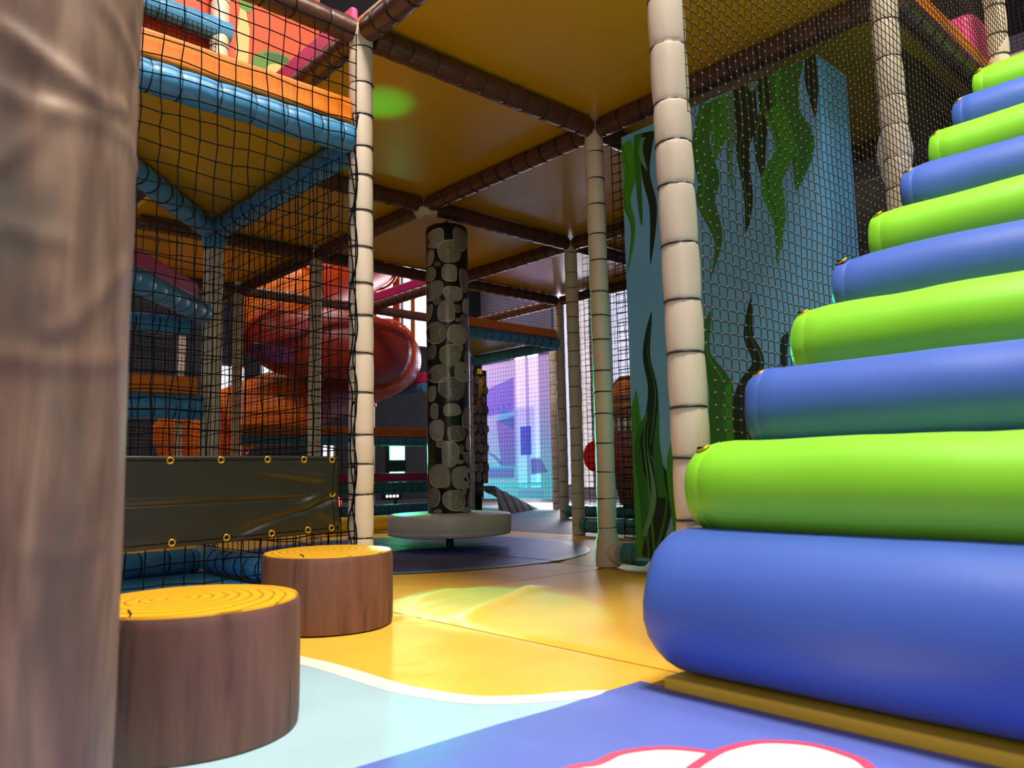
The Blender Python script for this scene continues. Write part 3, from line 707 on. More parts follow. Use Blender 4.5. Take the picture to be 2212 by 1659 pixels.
def rock(mb, cx, cy, w, h, seed, place, mi, line_mi, facet=True):
    rnd = random.Random(seed); n = 26; tilt = rnd.uniform(-.35, .35); e = rnd.uniform(2.3, 3.2); pts = []
    k1, p1, p2 = rnd.uniform(.03, .09), rnd.random()*6, rnd.random()*6
    for i in range(n):
        a = 2*PI*i/n; c, s = math.cos(a), math.sin(a)
        x = math.copysign(abs(c)**(2/e), c)*w/2; y = math.copysign(abs(s)**(2/e), s)*h/2
        f = 1+k1*math.sin(2*a+p1)+k1*.7*math.sin(3*a+p2); x *= f; y *= f
        pts.append((cx+x*math.cos(tilt*.5)-y*math.sin(tilt*.5), cy+x*math.sin(tilt*.5)+y*math.cos(tilt*.5)))
    vs = [place(cx, cy, 0.0022)]+[place(cx+(x-cx)*.6, cy+(y-cy)*.6, 0.0021) for x, y in pts]+[place(x, y, 0.0012) for x, y in pts]
    fs = [(0, 1+i, 1+(i+1) % n) for i in range(n)]+[(1+i, 1+n+i, 1+n+(i+1) % n, 1+(i+1) % n) for i in range(n)]
    mb.add(vs, fs, mi)
    if line_mi is None or min(w, h) < 12: return
    # pale rim along part of the outline and a forked vein
    a0 = rnd.randrange(n); ln = rnd.randrange(8, 15); vs = []; fs = []
    for j in range(ln+1):
        x, y = pts[(a0+j) % n]; t = 0.055*math.sin(PI*j/ln)+0.012
        vs += [place(cx+(x-cx)*.985, cy+(y-cy)*.985, 0.0026), place(cx+(x-cx)*(.97-t), cy+(y-cy)*(.97-t), 0.0030)]
    for j in range(ln): fs.append((2*j, 2*j+2, 2*j+3, 2*j+1))
    mb.add(vs, fs, line_mi)
    j0 = (a0+n//2) % n; tips = [pts[j0], pts[(j0+n//3) % n], pts[(j0+n//2+2) % n]][:rnd.choice((0, 2, 3))]; mid = (cx+rnd.uniform(-.2, .2)*w, cy+rnd.uniform(-.2, .2)*h)
    for (x, y) in tips:
        dx, dy = x-mid[0], y-mid[1]; ll = math.hypot(dx, dy)+1e-6; ox, oy = -dy/ll*min(w, h)*.014, dx/ll*min(w, h)*.014
        ex, ey = mid[0]+dx*.86, mid[1]+dy*.86
        mb.add([place(mid[0]-ox, mid[1]-oy, .0029), place(mid[0]+ox, mid[1]+oy, .0029), place(ex+ox*.4, ey+oy*.4, .0029), place(ex-ox*.4, ey-oy*.4, .0029)], [(0, 1, 2, 3)], line_mi)
CX, CY, CR = 1.364, 1.304, 0.121
face = math.atan2(-3.525, -2.709)
sc = thing('stone_print_column', 'dark column printed with grey stones with a grey disc at its foot', 'column', (CX, CY, 0))
m = MB(); m.lathe([(CR*0.96, 0.178), (CR, 0.19), (CR, 1.81), (CR*.97, 1.822), (CR*.90, 1.828)], 64, 0)
def col_place(px, py, off):
    u = max(-.999, min(.999, (px-965.5)/47.5)); a = face+math.asin(u)
    z = 0.205+(1097-py)/(1097-487)*(1.815-0.205)
    return ((CR+off)*math.cos(a), (CR+off)*math.sin(a), min(max(z, .19), 1.812))
for i, (x, y, w, h) in enumerate(RK): rock(m, x, y, w, h, 100+i, col_place, 1+(i % 3), 4)
def col_back(ax, zz, off):
    a = ax/CR; return ((CR+off)*math.cos(a), (CR+off)*math.sin(a), zz)
rnd = random.Random(5)
for j in range(14):
    for i in range(4):
        a = face+1.35+0.12+(i+.5)*(2*PI-2.9)/4+(.12 if j % 2 else -.12)
        rock(m, a*CR, 0.26+j*0.115, 0.085+rnd.random()*.03, 0.10+rnd.random()*.02, 300+j*5+i, col_back, 1+(i+j) % 3, None)
m.build('stone_print_sleeve', [M['stone_gap'], M['stone_a'], M['stone_b'], M['stone_c'], M['stone_line']], sc, smooth=True, angle=40)
m = MB(); DR = 0.345
m.lathe([(DR*.93, 0.066), (DR*.985, 0.070), (DR, 0.082), (DR*1.002, 0.089), (DR*.998, 0.092), (DR*1.003, 0.096), (DR*1.004, 0.13), (DR, 0.165), (DR*.985, 0.178), (DR*.95, 0.182), (DR*.4, 0.187), (0.01, .187)], 96, 0,
        fn=lambda r, a, z: r*(1+(0.004*noise.noise(Vector((math.cos(a)*5, math.sin(a)*5, z*30))) if r > .3 else 0)))
m.build('foot_disc', M['grey_pad'], sc, smooth=True, angle=50)
m = MB(); m.lathe([(0.022, 0.0045), (0.022, 0.07)], 14); m.build('pivot_stem', M['steel'], sc, smooth=True, angle=40)
m = MB(); m.lathe([(0.028, 1.826), (0.028, 1.85), (0.012, 1.853), (0.012, 1.872)], 14); m.build('hanger_bolt', M['steel'], sc, smooth=True, angle=40)
# warning post further back
wp = thing('warning_stone_post', 'stone printed post with a yellow exclamation mark behind the stone column', 'post', (3.80, 4.02, 0))
m = MB(); m.box(-0.11, 0.11, -0.06, 0.06, 0.30, 1.47); 
def wp_place(x, z, off): return (x, -0.06-off, z)
rnd = random.Random(9)
for j in range(11):
    for i in range(3): rock(m, -0.075+i*0.075+(.02 if j % 2 else -.01), 0.36+j*0.1, 0.062+rnd.random()*.015, 0.085+rnd.random()*.015, 500+j*3+i, wp_place, 1+(i+j) % 3, 4)
m.build('stone_print_panel', [M['stone_gap'], M['stone_b'], M['stone_a'], M['stone_c'], M['stone_line']], wp, smooth=True, angle=40)
m = MB(); m.box(-0.05, 0.05, -0.03, 0.03, -0.003, 0.31); m.build('post_leg', M['steel'], wp)
m = MB()
for (pts, mi) in (([(-0.015, 1.18), (0.025, 1.19), (0.06, 1.345), (0.045, 1.375), (0.005, 1.395)], 0), ([(-0.035, 1.425), (0.05, 1.43), (0.045, 1.465), (0.025, 1.485), (-0.01, 1.48)], 0)):
    vs = [(x, -0.0645, z) for x, z in pts]; m.add(vs, [tuple(range(len(vs)))], mi)
vs = [(-0.002+0.03*math.cos(2*PI*k/18), -0.0645, 1.125+0.04*math.sin(2*PI*k/18)) for k in range(18)]; m.add(vs, [tuple(range(18))], 1)
o = m.build('exclamation_mark', [M['yellow_sign'], M['orange_sign']], wp); o['label'] = 'yellow and orange exclamation mark'

# ------------------------------------------------------------------ seaweed panel
LEAVES = [(.043,'b',[[-.261,1.744],[-.285,1.614],[-.259,1.5],[-.288,1.372],[-.251,1.198]]),(.035,'m',[[-.341,1.757],[-.324,1.602],[-.332,1.369]]),(.039,'k',[[-.384,1.75],[-.362,1.59],[-.392,1.424],[-.367,1.205]]),(.018,'t',[[-.355,1.736],[-.342,1.676],[-.371,1.587]]),(.067,'m',[[-.667,1.764],[-.625,1.621],[-.65,1.464],[-.634,1.395],[-.678,1.238],[-.642,1.103]]),(.057,'b',[[-.716,1.767],[-.709,1.629],[-.678,1.529]]),(.043,'t',[[-.765,1.77],[-.773,1.643],[-.744,1.544],[-.75,1.384]]),(.053,'k',[[-.813,1.775],[-.819,1.627],[-.798,1.527],[-.81,1.346],[-.792,1.232]]),(.06,'k',[[-.911,1.775],[-.904,1.667],[-.869,1.574],[-.869,1.399]]),(.089,'m',[[-.977,1.775],[-.972,1.606],[-1.019,1.468],[-.989,1.329]]),(.064,'b',[[-.925,1.652],[-.958,1.488],[-.901,1.389],[-.921,1.247],[-.904,1.09]]),(.033,'k',[[-1.067,1.775],[-1.070,1.67],[-1.072,1.555]]),(.028,'t',[[-.859,1.775],[-.849,1.752],[-.852,1.736]]),(.043,'m',[[-.483,1.755],[-.521,1.618],[-.497,1.51],[-.509,1.392]]),(.043,'k',[[-.306,.444],[-.355,.686],[-.331,.855],[-.364,1.017]]),(.067,'b',[[-.285,.065],[-.27,.408],[-.262,.559],[-.272,.716]]),(.06,'m',[[-.315,.065],[-.301,.333],[-.291,.519],[-.325,.629]]),(.071,'k',[[-.306,.064],[-.381,.297],[-.308,.481],[-.333,.614]]),(.028,'m',[[-.381,.297],[-.363,.479],[-.38,.64]]),(.071,'m',[[-.627,.30],[-.661,.66],[-.598,.821],[-.631,.979]]),(.053,'k',[[-.751,.30],[-.745,.633],[-.812,.76],[-.781,.865],[-.8,.999]]),(.028,'k',[[-.903,.60],[-.91,.794],[-.928,.857]]),(.035,'b',[[-.698,.40],[-.682,.604],[-.704,.725]]),(.018,'t',[[-.287,.15],[-.341,.297],[-.317,.481]]),(.043,'b',[[-.463,.1],[-.44,.405],[-.484,.582],[-.476,.763]]),(.05,'m',[[-.56,.07],[-.58,.3],[-.54,.5],[-.57,.66]]),(.06,'b',[[-.85,.07],[-.87,.3],[-.83,.5],[-.86,.6]])]
PX0, PX1, PY0, PY1, PZ0, PZ1 = 1.09, 1.31, -1.089, -0.243, 0.052, 1.775
m = MB(); m.box(PX0, PX1, PY0, PY1, PZ0, PZ1, 0)
m.m[-4] = 1     # narrow end facing -y
shade = {'b': 2, 'm': 3, 't': 4, 'k': 5}
for li, (w, s, pts) in enumerate(LEAVES):
    c = catmull([(0, p[0], p[1]) for p in pts], 8); nn = len(c); vs = []; fs = []
    for i, p in enumerate(c):
        t = (c[min(i+1, nn-1)]-c[max(i-1, 0)]).normalized(); sd = Vector((0, -t.z, t.y)); u = i/(nn-1)
        ww = w*0.85*(1-u**2.2)*(0.82+0.18*math.sin(u*7+li))+0.0006
        for q in (-1, 0, 1):
            y = min(max(p.y+sd.y*ww*q, PY0+.001), PY1-.001); z = min(max(p.z+sd.z*ww*q, PZ0+.001), PZ1-.001)
            vs.append((PX0-0.0006-0.00012*li, y, z))
    for i in range(nn-1):
        for q in (0, 1): fs.append((3*i+q, 3*i+q+1, 3*i+q+4, 3*i+q+3))
    m.add(vs, fs, shade[s])
    # thin lighter vein down each blade
    if w > .04:
        vs = []; fs = []
        for i, p in enumerate(c):
            t = (c[min(i+1, nn-1)]-c[max(i-1, 0)]).normalized(); sd = Vector((0, -t.z, t.y)); u = i/(nn-1); ww = w*.85*(1-u**2.2)
            for q in (.28, .46):
                y = min(max(p.y+sd.y*ww*q, PY0+.001), PY1-.001); z = min(max(p.z+sd.z*ww*q, PZ0+.001), PZ1-.001)
                vs.append((PX0-0.0009-0.00012*li, y, z))
        for i in range(nn-1): fs.append((2*i, 2*i+1, 2*i+3, 2*i+2))
        m.add(vs, fs, {'b': 3, 'm': 2, 'k': 3, 't': 2}[s])
o = m.build('seaweed_panel', [M['panel_blue'], M['panel_side'], M['leaf_b'], M['leaf_m'], M['leaf_t'], M['leaf_k']])
tag(o, 'tall padded sea blue panel printed with green and black seaweed behind the stair net', 'panel')

# ------------------------------------------------------------------ nets
def net(label, origin, ux, width, height, pitch, r, seed, mat='cord', wob=0.12, sub=1, knots=False, pitch_v=None, shear=0.0, knot_r=2.0, mask=None, group=None, parts=None, sides=4):
    """square mesh in the vertical plane through origin along the horizontal unit vector ux"""
    ux = Vector(ux).normalized(); nrm = Vector((-ux.y, ux.x, 0)); o = Vector(origin); pv = pitch_v or pitch
    nx, nz = max(1, round(width/pitch)), max(1, round(height/pv))
    def P(i, j):
        s = noise.noise(Vector((i*.31+seed*7.1, j*.31, seed*1.7))); t = noise.noise(Vector((i*.27+50, j*.29+seed*3.3, seed)))
        q = noise.noise(Vector((i*1.7+9, j*1.7, seed*2.1))); e = min(1, min(i, nx-i)/2.0)
        return o+ux*(width*i/nx+pitch*wob*e*(s*1.6+q*.8))+Vector((0, 0, height*j/nz+pv*wob*(t*1.8-q*.7)+shear*width*i/nx))+nrm*(0.012*e*noise.noise(Vector((i*.11, j*.11, seed+.5))))
    G = [[P(i, j) for j in range(nz+1)] for i in range(nx+1)]
    m = MB()
    def strand(pts):
        if sub > 1:
            q = []
            for a, b in zip(pts[:-1], pts[1:]):
                for k in range(sub):
                    t = k/sub; v = a.lerp(b, t)
                    if 0 < t: v = v+(nrm.cross((b-a).normalized())*math.sin(2*PI*t)*pitch*.05)
                    q.append(v)
            q.append(pts[-1]); pts = q
        m.tube(pts, r, sides, 0, False)
    for i in range(nx+1):
        run = []
        for j in range(nz+1):
            if mask is None or mask(G[i][j]): run.append(G[i][j])
            else:
                if len(run) > 1: strand(run)
                run = []
        if len(run) > 1: strand(run)
    for j in range(nz+1):
        run = []
        for i in range(nx+1):
            if mask is None or mask(G[i][j]): run.append(G[i][j])
            else:
                if len(run) > 1: strand(run)
                run = []
        if len(run) > 1: strand(run)
    if knots:
        for i in range(nx+1):
            for j in range(nz+1):
                c = G[i][j]; k = r*knot_r
                if mask is not None and not mask(c): continue
                m.add([c+Vector((k, 0, 0)), c+Vector((-k, 0, 0)), c+Vector((0, k, 0)), c+Vector((0, -k, 0)), c+Vector((0, 0, k*1.2)), c-Vector((0, 0, k*1.2))],
                      [(0, 2, 4), (2, 1, 4), (1, 3, 4), (3, 0, 4), (2, 0, 5), (1, 2, 5), (3, 1, 5), (0, 3, 5)], 1)
    mats = [M[mat], M['knot'] if knots == 'pale' else M[mat]]
    o_ = m.build('safety_net', mats, None, (0, 0, 0), True)
    tag(o_, label, 'net', group)
    return o_
n1 = net('wide meshed black net hanging between the trunk and the laced pole', (-1.08, -0.056, 0.02), (1, 0, 0), 1.025, 1.86, 0.052, 0.0019, 1, wob=.14, sub=2, knots=True, knot_r=2.1, sides=5)
# rope lacing down the laced pole
for s, (da, ph) in enumerate(((-.55, 0.0), (-1.0, 1.3))):
    pts = []
    fa = math.atan2(-2.38, -1.345)
    for i in range(150):
        z = 0.06+1.55*i/149; a = fa+da*(.75+.22*math.sin(z*26+ph)+.25*noise.noise(Vector((z*11, ph, 2)))); rr = 0.0445+0.003*abs(math.sin(z*26+ph))
        pts.append((rr*math.cos(a), rr*math.sin(a), z))
    m = MB(); m.tube(pts, 0.0023, 6); m.build('lacing_rope', M['cord'], n1, smooth=True)
for i in range(15):
    z = 0.1+i*0.108; fa = math.atan2(-2.38, -1.345); a = fa-.62+.25*random.uniform(-1, 1); c = Vector((0.046*math.cos(a), 0.046*math.sin(a), z))
    e1, e2 = [c+Vector((random.uniform(-.02, .012), random.uniform(-.012, .0), random.uniform(-.03, .012))) for q in range(2)]
    m = MB(); m.tube([e1, c+(e1-c)*.4+Vector((0, -.004, 0)), c, c+(e2-c)*.4+Vector((0, -.005, 0)), e2], 0.0022, 5)
    m.build('rope_knot', M['cord'], n1, smooth=True)
net('fine knotted black net beside the stairs between the bulging cream pole and the top steps', (-0.030, -1.3315, 0.40), (1, 0, 0), 2.38, 2.5, 0.0285, 0.0013, 2, 'cord_brown', wob=.10, knots='pale', pitch_v=0.0255, knot_r=2.3,
    mask=lambda p: p.z > 0.33+0.78*(p.x+0.03) and p.z < 3.0 and p.x > 0.005-0.055*(p.z-.5))
net('black net between the laced pole and the blue corner pole', (-0.055, 0.05, 0.12), (0, 1, 0), B-0.1, 1.36, 0.052, 0.0017, 3, wob=.10, knots=True)
net('black net left of the corner pole behind the left deck', (-1.1, B-.058, 0.12), (1, 0, 0), 1.04, 1.36, 0.052, 0.0017, 4, wob=.16, knots=True)
net('black net between the grey slide pole and the thin grey pole', (L-.05, 2*B+.05, 0.15), (0, 1, 0), B-.1, 1.7, 0.05, 0.0017, 5, wob=.08, knots=True)
net('fine black net in front of the orange slide', (L+.05, 3*B-.062, 0.05), (1, 0, 0), 2*L-.1, 1.82, 0.026, 0.0011, 6, wob=.08, knots=True)
net('thick corded black net between the wide footed pole and the seaweed panel', (L+.054, -.235, 0.12), (0, 1, 0), .185, 1.72, 0.042, 0.0022, 7, wob=.12, knots=True)
net('black net between the dim cream pole and the wide footed pole', (2*L+.056, 0.05, 0.12), (0, 1, 0), B-.1, 1.74, 0.042, 0.0018, 8, wob=.14, knots=True)
net('far black net between the grey corner pole and the dim cream pole', (3*L+.06, B+.05, 0.12), (0, 1, 0), B-.1, 1.74, 0.05, 0.0018, 9, wob=.1, knots=True)
net('thin black net in front of the purple mural', (3*L+.06, 2*B+.05, 0.14), (0, 1, 0), B-.1, 1.36, 0.040, 0.0011, 10, wob=.06, knots=True)
net('dark net above the small deck with the orange board', (2*L+.05, 2*B-.02, LOW+.13), (1, 0, 0), L-.1, 0.26, 0.026, 0.0012, 11, wob=.1)
net('black net on the orange foam board at the far left of the thin poles', (0.05, 3*B, 0.12), (1, 0, 0), L-.1, 1.72, 0.032, 0.0014, 12, wob=.12)
net('dense dark net at the far left behind the sloping blue beam', (-1.1, 3*B+.4, 0.5), (1, 0, 0), 2.1, 1.3, 0.026, 0.0017, 13, wob=.14)
net('small net in front of the orange wall at the top left', (-1.1, B-.07, 1.98), (1, 0, 0), 1.06, 0.5, 0.022, 0.0016, 14, wob=.14)
net('dark net under the landing beam behind the upper steps', (L+.07, -B+.06, 0.9), (1, 0, 0), L-.14, 0.98, 0.018, 0.0022, 15, 'cord_brown', wob=.14)
net('net round the landing behind the pink foam block', (2*L+.8, -1.7, 2.18), (0, 1, 0), 1.3, .9, 0.022, 0.0014, 16, 'cord_brown', wob=.1)

# ------------------------------------------------------------------ tarpaulin banner
t = thing('tarpaulin_banner', 'black tarpaulin strip with brass eyelets tied to the wide meshed net', 'banner', (-0.66, -0.075, 0.2))
TL, BL = [(-0.50, .262), (0.0, .265), (0.540, .258)], [(-0.50, .008), (0.0, .022), (0.540, .034)]
def ban(u, v):
    x = -0.50+1.04*u+0.004*math.sin(v*PI)*(-1 if u > .9 else 0)
    top = .2655+.004*math.sin(u*9)*(1-u)-.004*u; bot = .010+.024*u
    z = bot+(top-bot)*v
    w = 0.0
    for (cu, cv, du, dv, am) in ((.93, .45, -.22, -.42, .009), (.99, .45, -.30, -.36, -.008), (.93, .72, -.16, .10, .007), (.995, .15, -.10, .3, .006), (.86, .3, -.2, -.3, -.006)):
        l2 = du*du+dv*dv; s = ((u-cu)*du+(v-cv)*dv)/l2; s_ = max(0, min(1, s)); d = math.hypot((u-cu-s_*du)*2, v-cv-s_*dv)
        w += am*math.exp(-(d/.05)**2)*(1-s_*.7)
    w += 0.003*math.exp(-((v-.52)/.02)**2)*(1 if u < .82 else max(0, 1-(u-.82)*9)) - 0.004*math.exp(-((v-.475)/.018)**2)*(1 if u < .82 else max(0, 1-(u-.82)*9))
    w += 0.004*noise.noise(Vector((u*5, v*4, 3)))
    return (x, -w, z)
m = MB(); nu, nv = 110, 46; vs = [ban(i/nu, j/nv) for j in range(nv+1) for i in range(nu+1)]; fs = []
for j in range(nv):
    for i in range(nu): p = j*(nu+1)+i; fs.append((p, p+1, p+nu+2, p+nu+1))
m.add(vs, fs); o = m.build('tarpaulin_sheet', M['banner'], t, smooth=True); md = o.modifiers.new('thick', 'SOLIDIFY'); md.thickness = 0.003; md.offset = 1
GR = [(u, .955) for u in (.09, .235, .375, .515, .645, .775, .885, .975)]+[(u, .055) for u in (.10, .25, .385, .525, .665, .79, .90, .975)]+[(.982, .5)]
g = MB(); g.torus((0, 0, 0), 0.0080, 0.0024, 'y', 20, 8, 0, 0.7); gm = g.mesh('eyelet', [M['brass']], True)
h = MB(); h.add([(0.0062*math.cos(2*PI*k/14), -.0006, 0.0062*math.sin(2*PI*k/14)) for k in range(14)], [tuple(range(14))]); hm = h.mesh('eyelet_hole', [M['black']])
for (u, v) in GR:
    p = ban(u, v); e = link('brass_eyelet', gm, t, (p[0], p[1]-0.0028, p[2])); link('eyelet_hole', hm, e)
m = MB()
for v in (.955, .055): m.tube([(ban(i/60, v)[0], ban(i/60, v)[1]-0.003, ban(i/60, v)[2]+.0007*math.sin(i*2.1)) for i in range(61)], 0.0013, 5)
m.tube([(ban(.982, i/30)[0], ban(.982, i/30)[1]-0.003, ban(.982, i/30)[2]) for i in range(31)], 0.0013, 5)
m.build('edge_cord', M['cord'], t, smooth=True)

# ------------------------------------------------------------------ orange tube slide
SL = [[3.31,5.27,2.85],[2.67,4.96,2.47],[2.13,4.82,2.15],[1.97,4.87,1.89],[2.08,4.7,1.7],[2.35,4.42,1.68],[2.72,4.36,1.64],[3.14,4.62,1.6],[3.23,5.14,1.53],[2.89,5.34,1.37],[2.41,5.25,1.21],[2.02,5.42,1.06],[1.68,5.66,.88],[1.44,5.95,.71]]
path = catmull(SL, 8)
sl = thing('tube_slide', 'big orange spiral tube slide with red painted shade in the background behind the nets', 'slide', (2.6, 5.0, 0))
o3 = Vector((2.6, 5.0, 0)); secs = [(0, 14, 'slide_b'), (14, 26, 'slide_a'), (26, 38, 'slide_c'), (38, 52, 'slide_c'), (52, 66, 'slide_b'), (66, 80, 'slide_c'), (80, 92, 'slide_a'), (92, len(path)-1, 'slide_a')]  # section tones paint lit and shaded stretches of one orange tube
for (a, b_, mt) in secs:
    seg = [path[i]-o3 for i in range(a, b_+1)]; nn = len(seg)
    m = MB(); m.tube(seg, [0.335]*nn, 28, 0, False); s_ = m.build('slide_section', M[mt], sl, smooth=True)
    md = s_.modifiers.new('thick', 'SOLIDIFY'); md.thickness = 0.012
    m = MB(); d = (seg[1]-seg[0]).normalized(); m.tube([seg[0]-d*.02, seg[0]-d*.019, seg[0]+d*.019, seg[0]+d*.02], [.345, .372, .372, .345], 28, 0, False)
    m.build('section_flange', M['slide_b'], s_, smooth=True, angle=40)
for (x, y, z) in ((-.9, .35, .55), (.05, .25, .9), (.62, .1, 1.15)):
    m = MB(); m.tube([(x, y, 0.012), (x, y, z)], 0.04, 12); m.build('support_leg', M['steel'], sl, smooth=True, angle=40)

# ------------------------------------------------------------------ purple mural sheet
mu = MB()
def quad(y0, y1, z0, z1, mi, off): mu.add([(off, y0, z0), (off, y1, z0), (off, y1, z1), (off, y0, z1)], [(0, 3, 2, 1)], mi)
def mpoly(pts, mi, off): mu.add([(off, y, z) for y, z in pts], [tuple(range(len(pts)))], mi)
quad(0.0, 1.2, 0.0, 1.62, 0, 0)
# y grows to the left of the sheet as seen from the play area
mpoly([(1.19, 1.30), (0.62, 1.42), (0.62, 1.02), (1.19, 0.98)], 1, -.003)
mpoly([(0.94, 0.92), (0.62, 0.96), (0.62, 0.38), (0.86, 0.38), (0.90, 0.60)], 2, -.003)
mpoly([(1.19, 0.60), (1.10, 0.56), (0.98, 0.52), (0.86, 0.44), (0.86, 0.38), (1.0, .49), (1.19, .57)], 2, -.004)
mpoly([(1.19, 0.36), (0.64, 0.36), (0.64, 0.24), (1.19, 0.24)], 2, -.003)
mpoly([(1.19, 0.42), (1.08, 0.36), (0.62, 0.345), (0.62, 0.385), (0.90, 0.39)], 3, -.005)
mpoly([(0.95, 0.93), (0.82, 1.05), (0.62, 1.0), (0.62, 0.80), (0.76, 0.86)], 3, -.005)
mpoly([(1.19, 0.10), (0.02, 0.16), (0.02, 0.20), (1.19, 0.16)], 3, -.003)
mpoly([(0.36, 0.46), (0.20, 0.46), (0.08, 0.30), (0.36, 0.28)], 2, -.003)
quad(0.28, 0.60, 0.17, 1.05, 5, -.0025)
quad(0.34, 0.52, 0.50, 0.83, 4, -.006)
quad(0.16, 0.58, 0.02, 0.10, 5, -.004)
for i in range(5):
    y, z = 0.70+i*0.10, 1.10-i*0.015; mpoly([(y+.022*math.cos(2*PI*k/12), z+.03*math.sin(2*PI*k/12)) for k in range(12)], 5, -.006)
o = mu.build('mural_sheet', [M['mural_'+k] for k in ('sky', 'dark', 'plum', 'cyan', 'indigo', 'clear')], None, (4*L, 3*B+.03, 0.10))
tag(o, 'translucent purple to turquoise printed sheet with tropical shapes behind the thin net', 'mural')

# ------------------------------------------------------------------ grey ramp, tiki figure, red pad, odds
m = MB(); A = Vector((3.70, 3.56, 0)); dirx = Vector((0.88, 0.42, 0)).normalized(); diry = Vector((-0.42, 0.88, 0)).normalized(); nu, nv = 48, 12; vs = []; fs = []
for j in range(nv+1):
    for i in range(nu+1):
        u, v = i/nu, j/nv; h = 0.255*(1-u)+0.02+0.006*math.sin(u*27+v*3)*(1-u)
        h *= min(1, 0.12+v*8)
        p = A+dirx*(1.10*u)+diry*(0.26*v); vs.append((p.x, p.y, h))
for j in range(nv):
    for i in range(nu): p = j*(nu+1)+i; fs.append((p, p+1, p+nu+2, p+nu+1))
base = len(vs)
for i in range(nu+1): p = A+dirx*(1.10*i/nu); vs.append((p.x, p.y, 0.002))
for i in range(nu): fs.append((base+i, base+i+1, i+1, i))
m.add(vs, fs); tag(m.build('ramp_pad', M['ramp'], None, (0, 0, 0), True, 50), 'folded grey ramp pad sloping down in front of the purple mural', 'pad')
tk = thing('carved_mask_figure', 'brown carved mask cutout with pale teeth half hidden by the seaweed panel', 'figure', (4.75, 2.80, 0))
def flat(mb, pts, x, mi): mb.add([(x, y, z) for y, z in pts], [tuple(range(len(pts)))], mi)
outl = [(-.10, .06), (.10, .06), (.16, .30), (.20, .55), (.22, .85), (.24, 1.05), (.215, 1.18), (.15, 1.28), (.06, 1.35), (-.06, 1.35), (-.15, 1.28), (-.215, 1.18), (-.24, 1.05), (-.22, .85), (-.20, .55), (-.16, .30)]
m = MB(); nn = len(outl); vs = [(-.012, y, z) for y, z in outl]+[(.02, y, z) for y, z in outl]
m.add(vs, [tuple(range(nn)), tuple(reversed(range(nn, 2*nn)))]+[(i, (i+1) % nn, nn+(i+1) % nn, nn+i) for i in range(nn)], 0)
flat(m, [(-.20, 1.16), (.205, 1.16), (.15, 1.25), (.05, 1.31), (-.05, 1.31), (-.15, 1.25)], -.014, 1)
flat(m, [(-.215, 1.02), (.22, 1.02), (.215, 1.08), (-.215, 1.08)], -.014, 1)
flat(m, [(-.215, .66), (.21, .66), (.225, .92), (-.22, .92)], -.014, 2)
m.build('mask_board', [M['tiki_brown'], M['tiki_orange'], M['tiki_rose']], tk)
tm = MB(); tm.add([(-.017, .026*math.cos(2*PI*k/14), .065*math.sin(2*PI*k/14)) for k in range(14)], [tuple(range(14))]); tme = tm.mesh('tooth', [M['tooth']])
for y in (-.155, -.08, 0.0, .08, .155): link('tooth', tme, tk, (0, y, .865))
m = MB(); m.box(-.02, .05, -.06, .06, -.003, .08); m.build('stand_foot', M['steel'], tk)
rp = thing('red_foam_disc', 'red foam disc standing behind the wide footed pole', 'disc', (4.6, 3.06, 0.40))
m = MB(); m.tube([(-.05, 0, 0), (-.045, 0, 0), (.045, 0, 0), (.05, 0, 0)], [.13, .155, .155, .13], 30); m.build('disc_pad', M['red_pad'], rp, (0, 0, .15), True, 40)
m = MB(); m.tube([(0.03, 0, -.40), (0.03, 0, 0.02)], 0.02, 10); m.build('stand_post', M['steel'], rp, smooth=True, angle=40)
# foam block on the landing
m = MB(); m.box(-.22, .22, -.16, .16, 0, .30); o = m.build('foam_block', M['pink'], None, (2.72, -1.02, 2.18)); bevel(o, .05, 4); tag(o, 'pink foam block behind the net on the landing above the stairs', 'block')
m = MB(); m.box(2.46, 3.3, -1.8, -0.3, 1.96, 2.175); o = m.build('landing_pad', M['grey_box']); tag(o, 'grey landing pad under the pink foam block', 'pad')
m = MB(); m.box(-.1, .1, -.1, .1, 0, .30); o = m.build('foam_block', M['magenta'], None, (2.72, -1.62, 2.177)); bevel(o, .05, 4); tag(o, 'magenta foam block just right of the top right pole', 'block')
for z0, z1, lab in ((0.0, .80, 'tall bottom grey padded box of the stack behind the net beside the seaweed panel'), (.80, 1.14, 'second lowest grey padded box of the stack beside the seaweed panel'), (1.14, 1.50, 'second highest grey padded box of the stack beside the seaweed panel'), (1.50, 1.84, 'topmost grey padded box of the stack beside the seaweed panel')):
    m = MB(); m.box(2.5+.05*math.sin(z0*9), 2.9, -1.15, -0.15, z0+.001, z1); o = m.build('padded_box', M['grey_box']); bevel(o, .03, 3); tag(o, lab, 'box')
m = MB(); m.add([(-.3, -.15, 0), (.35, -.15, 0), (-.3, .15, 0), (.35, .15, 0), (-.3, -.15, .62), (-.3, .15, .62), (-.12, -.15, .62), (-.12, .15, .62)], [(0, 1, 6, 4), (3, 2, 5, 7), (1, 3, 7, 6), (4, 6, 7, 5), (2, 0, 4, 5), (0, 2, 3, 1)])
o = m.build('foam_wedge', M['mint'], None, (0.82, 5.75, 0.0)); bevel(o, .02, 2); tag(o, 'mint green foam wedge beside the slide exit', 'wedge')
# purple board under the slide
board('toe_board', 'dark purple foam board beneath the upper slide section', (1.36, 3.97), (1.72, 3.97), 1.36, 1.52, .04, 'purple')

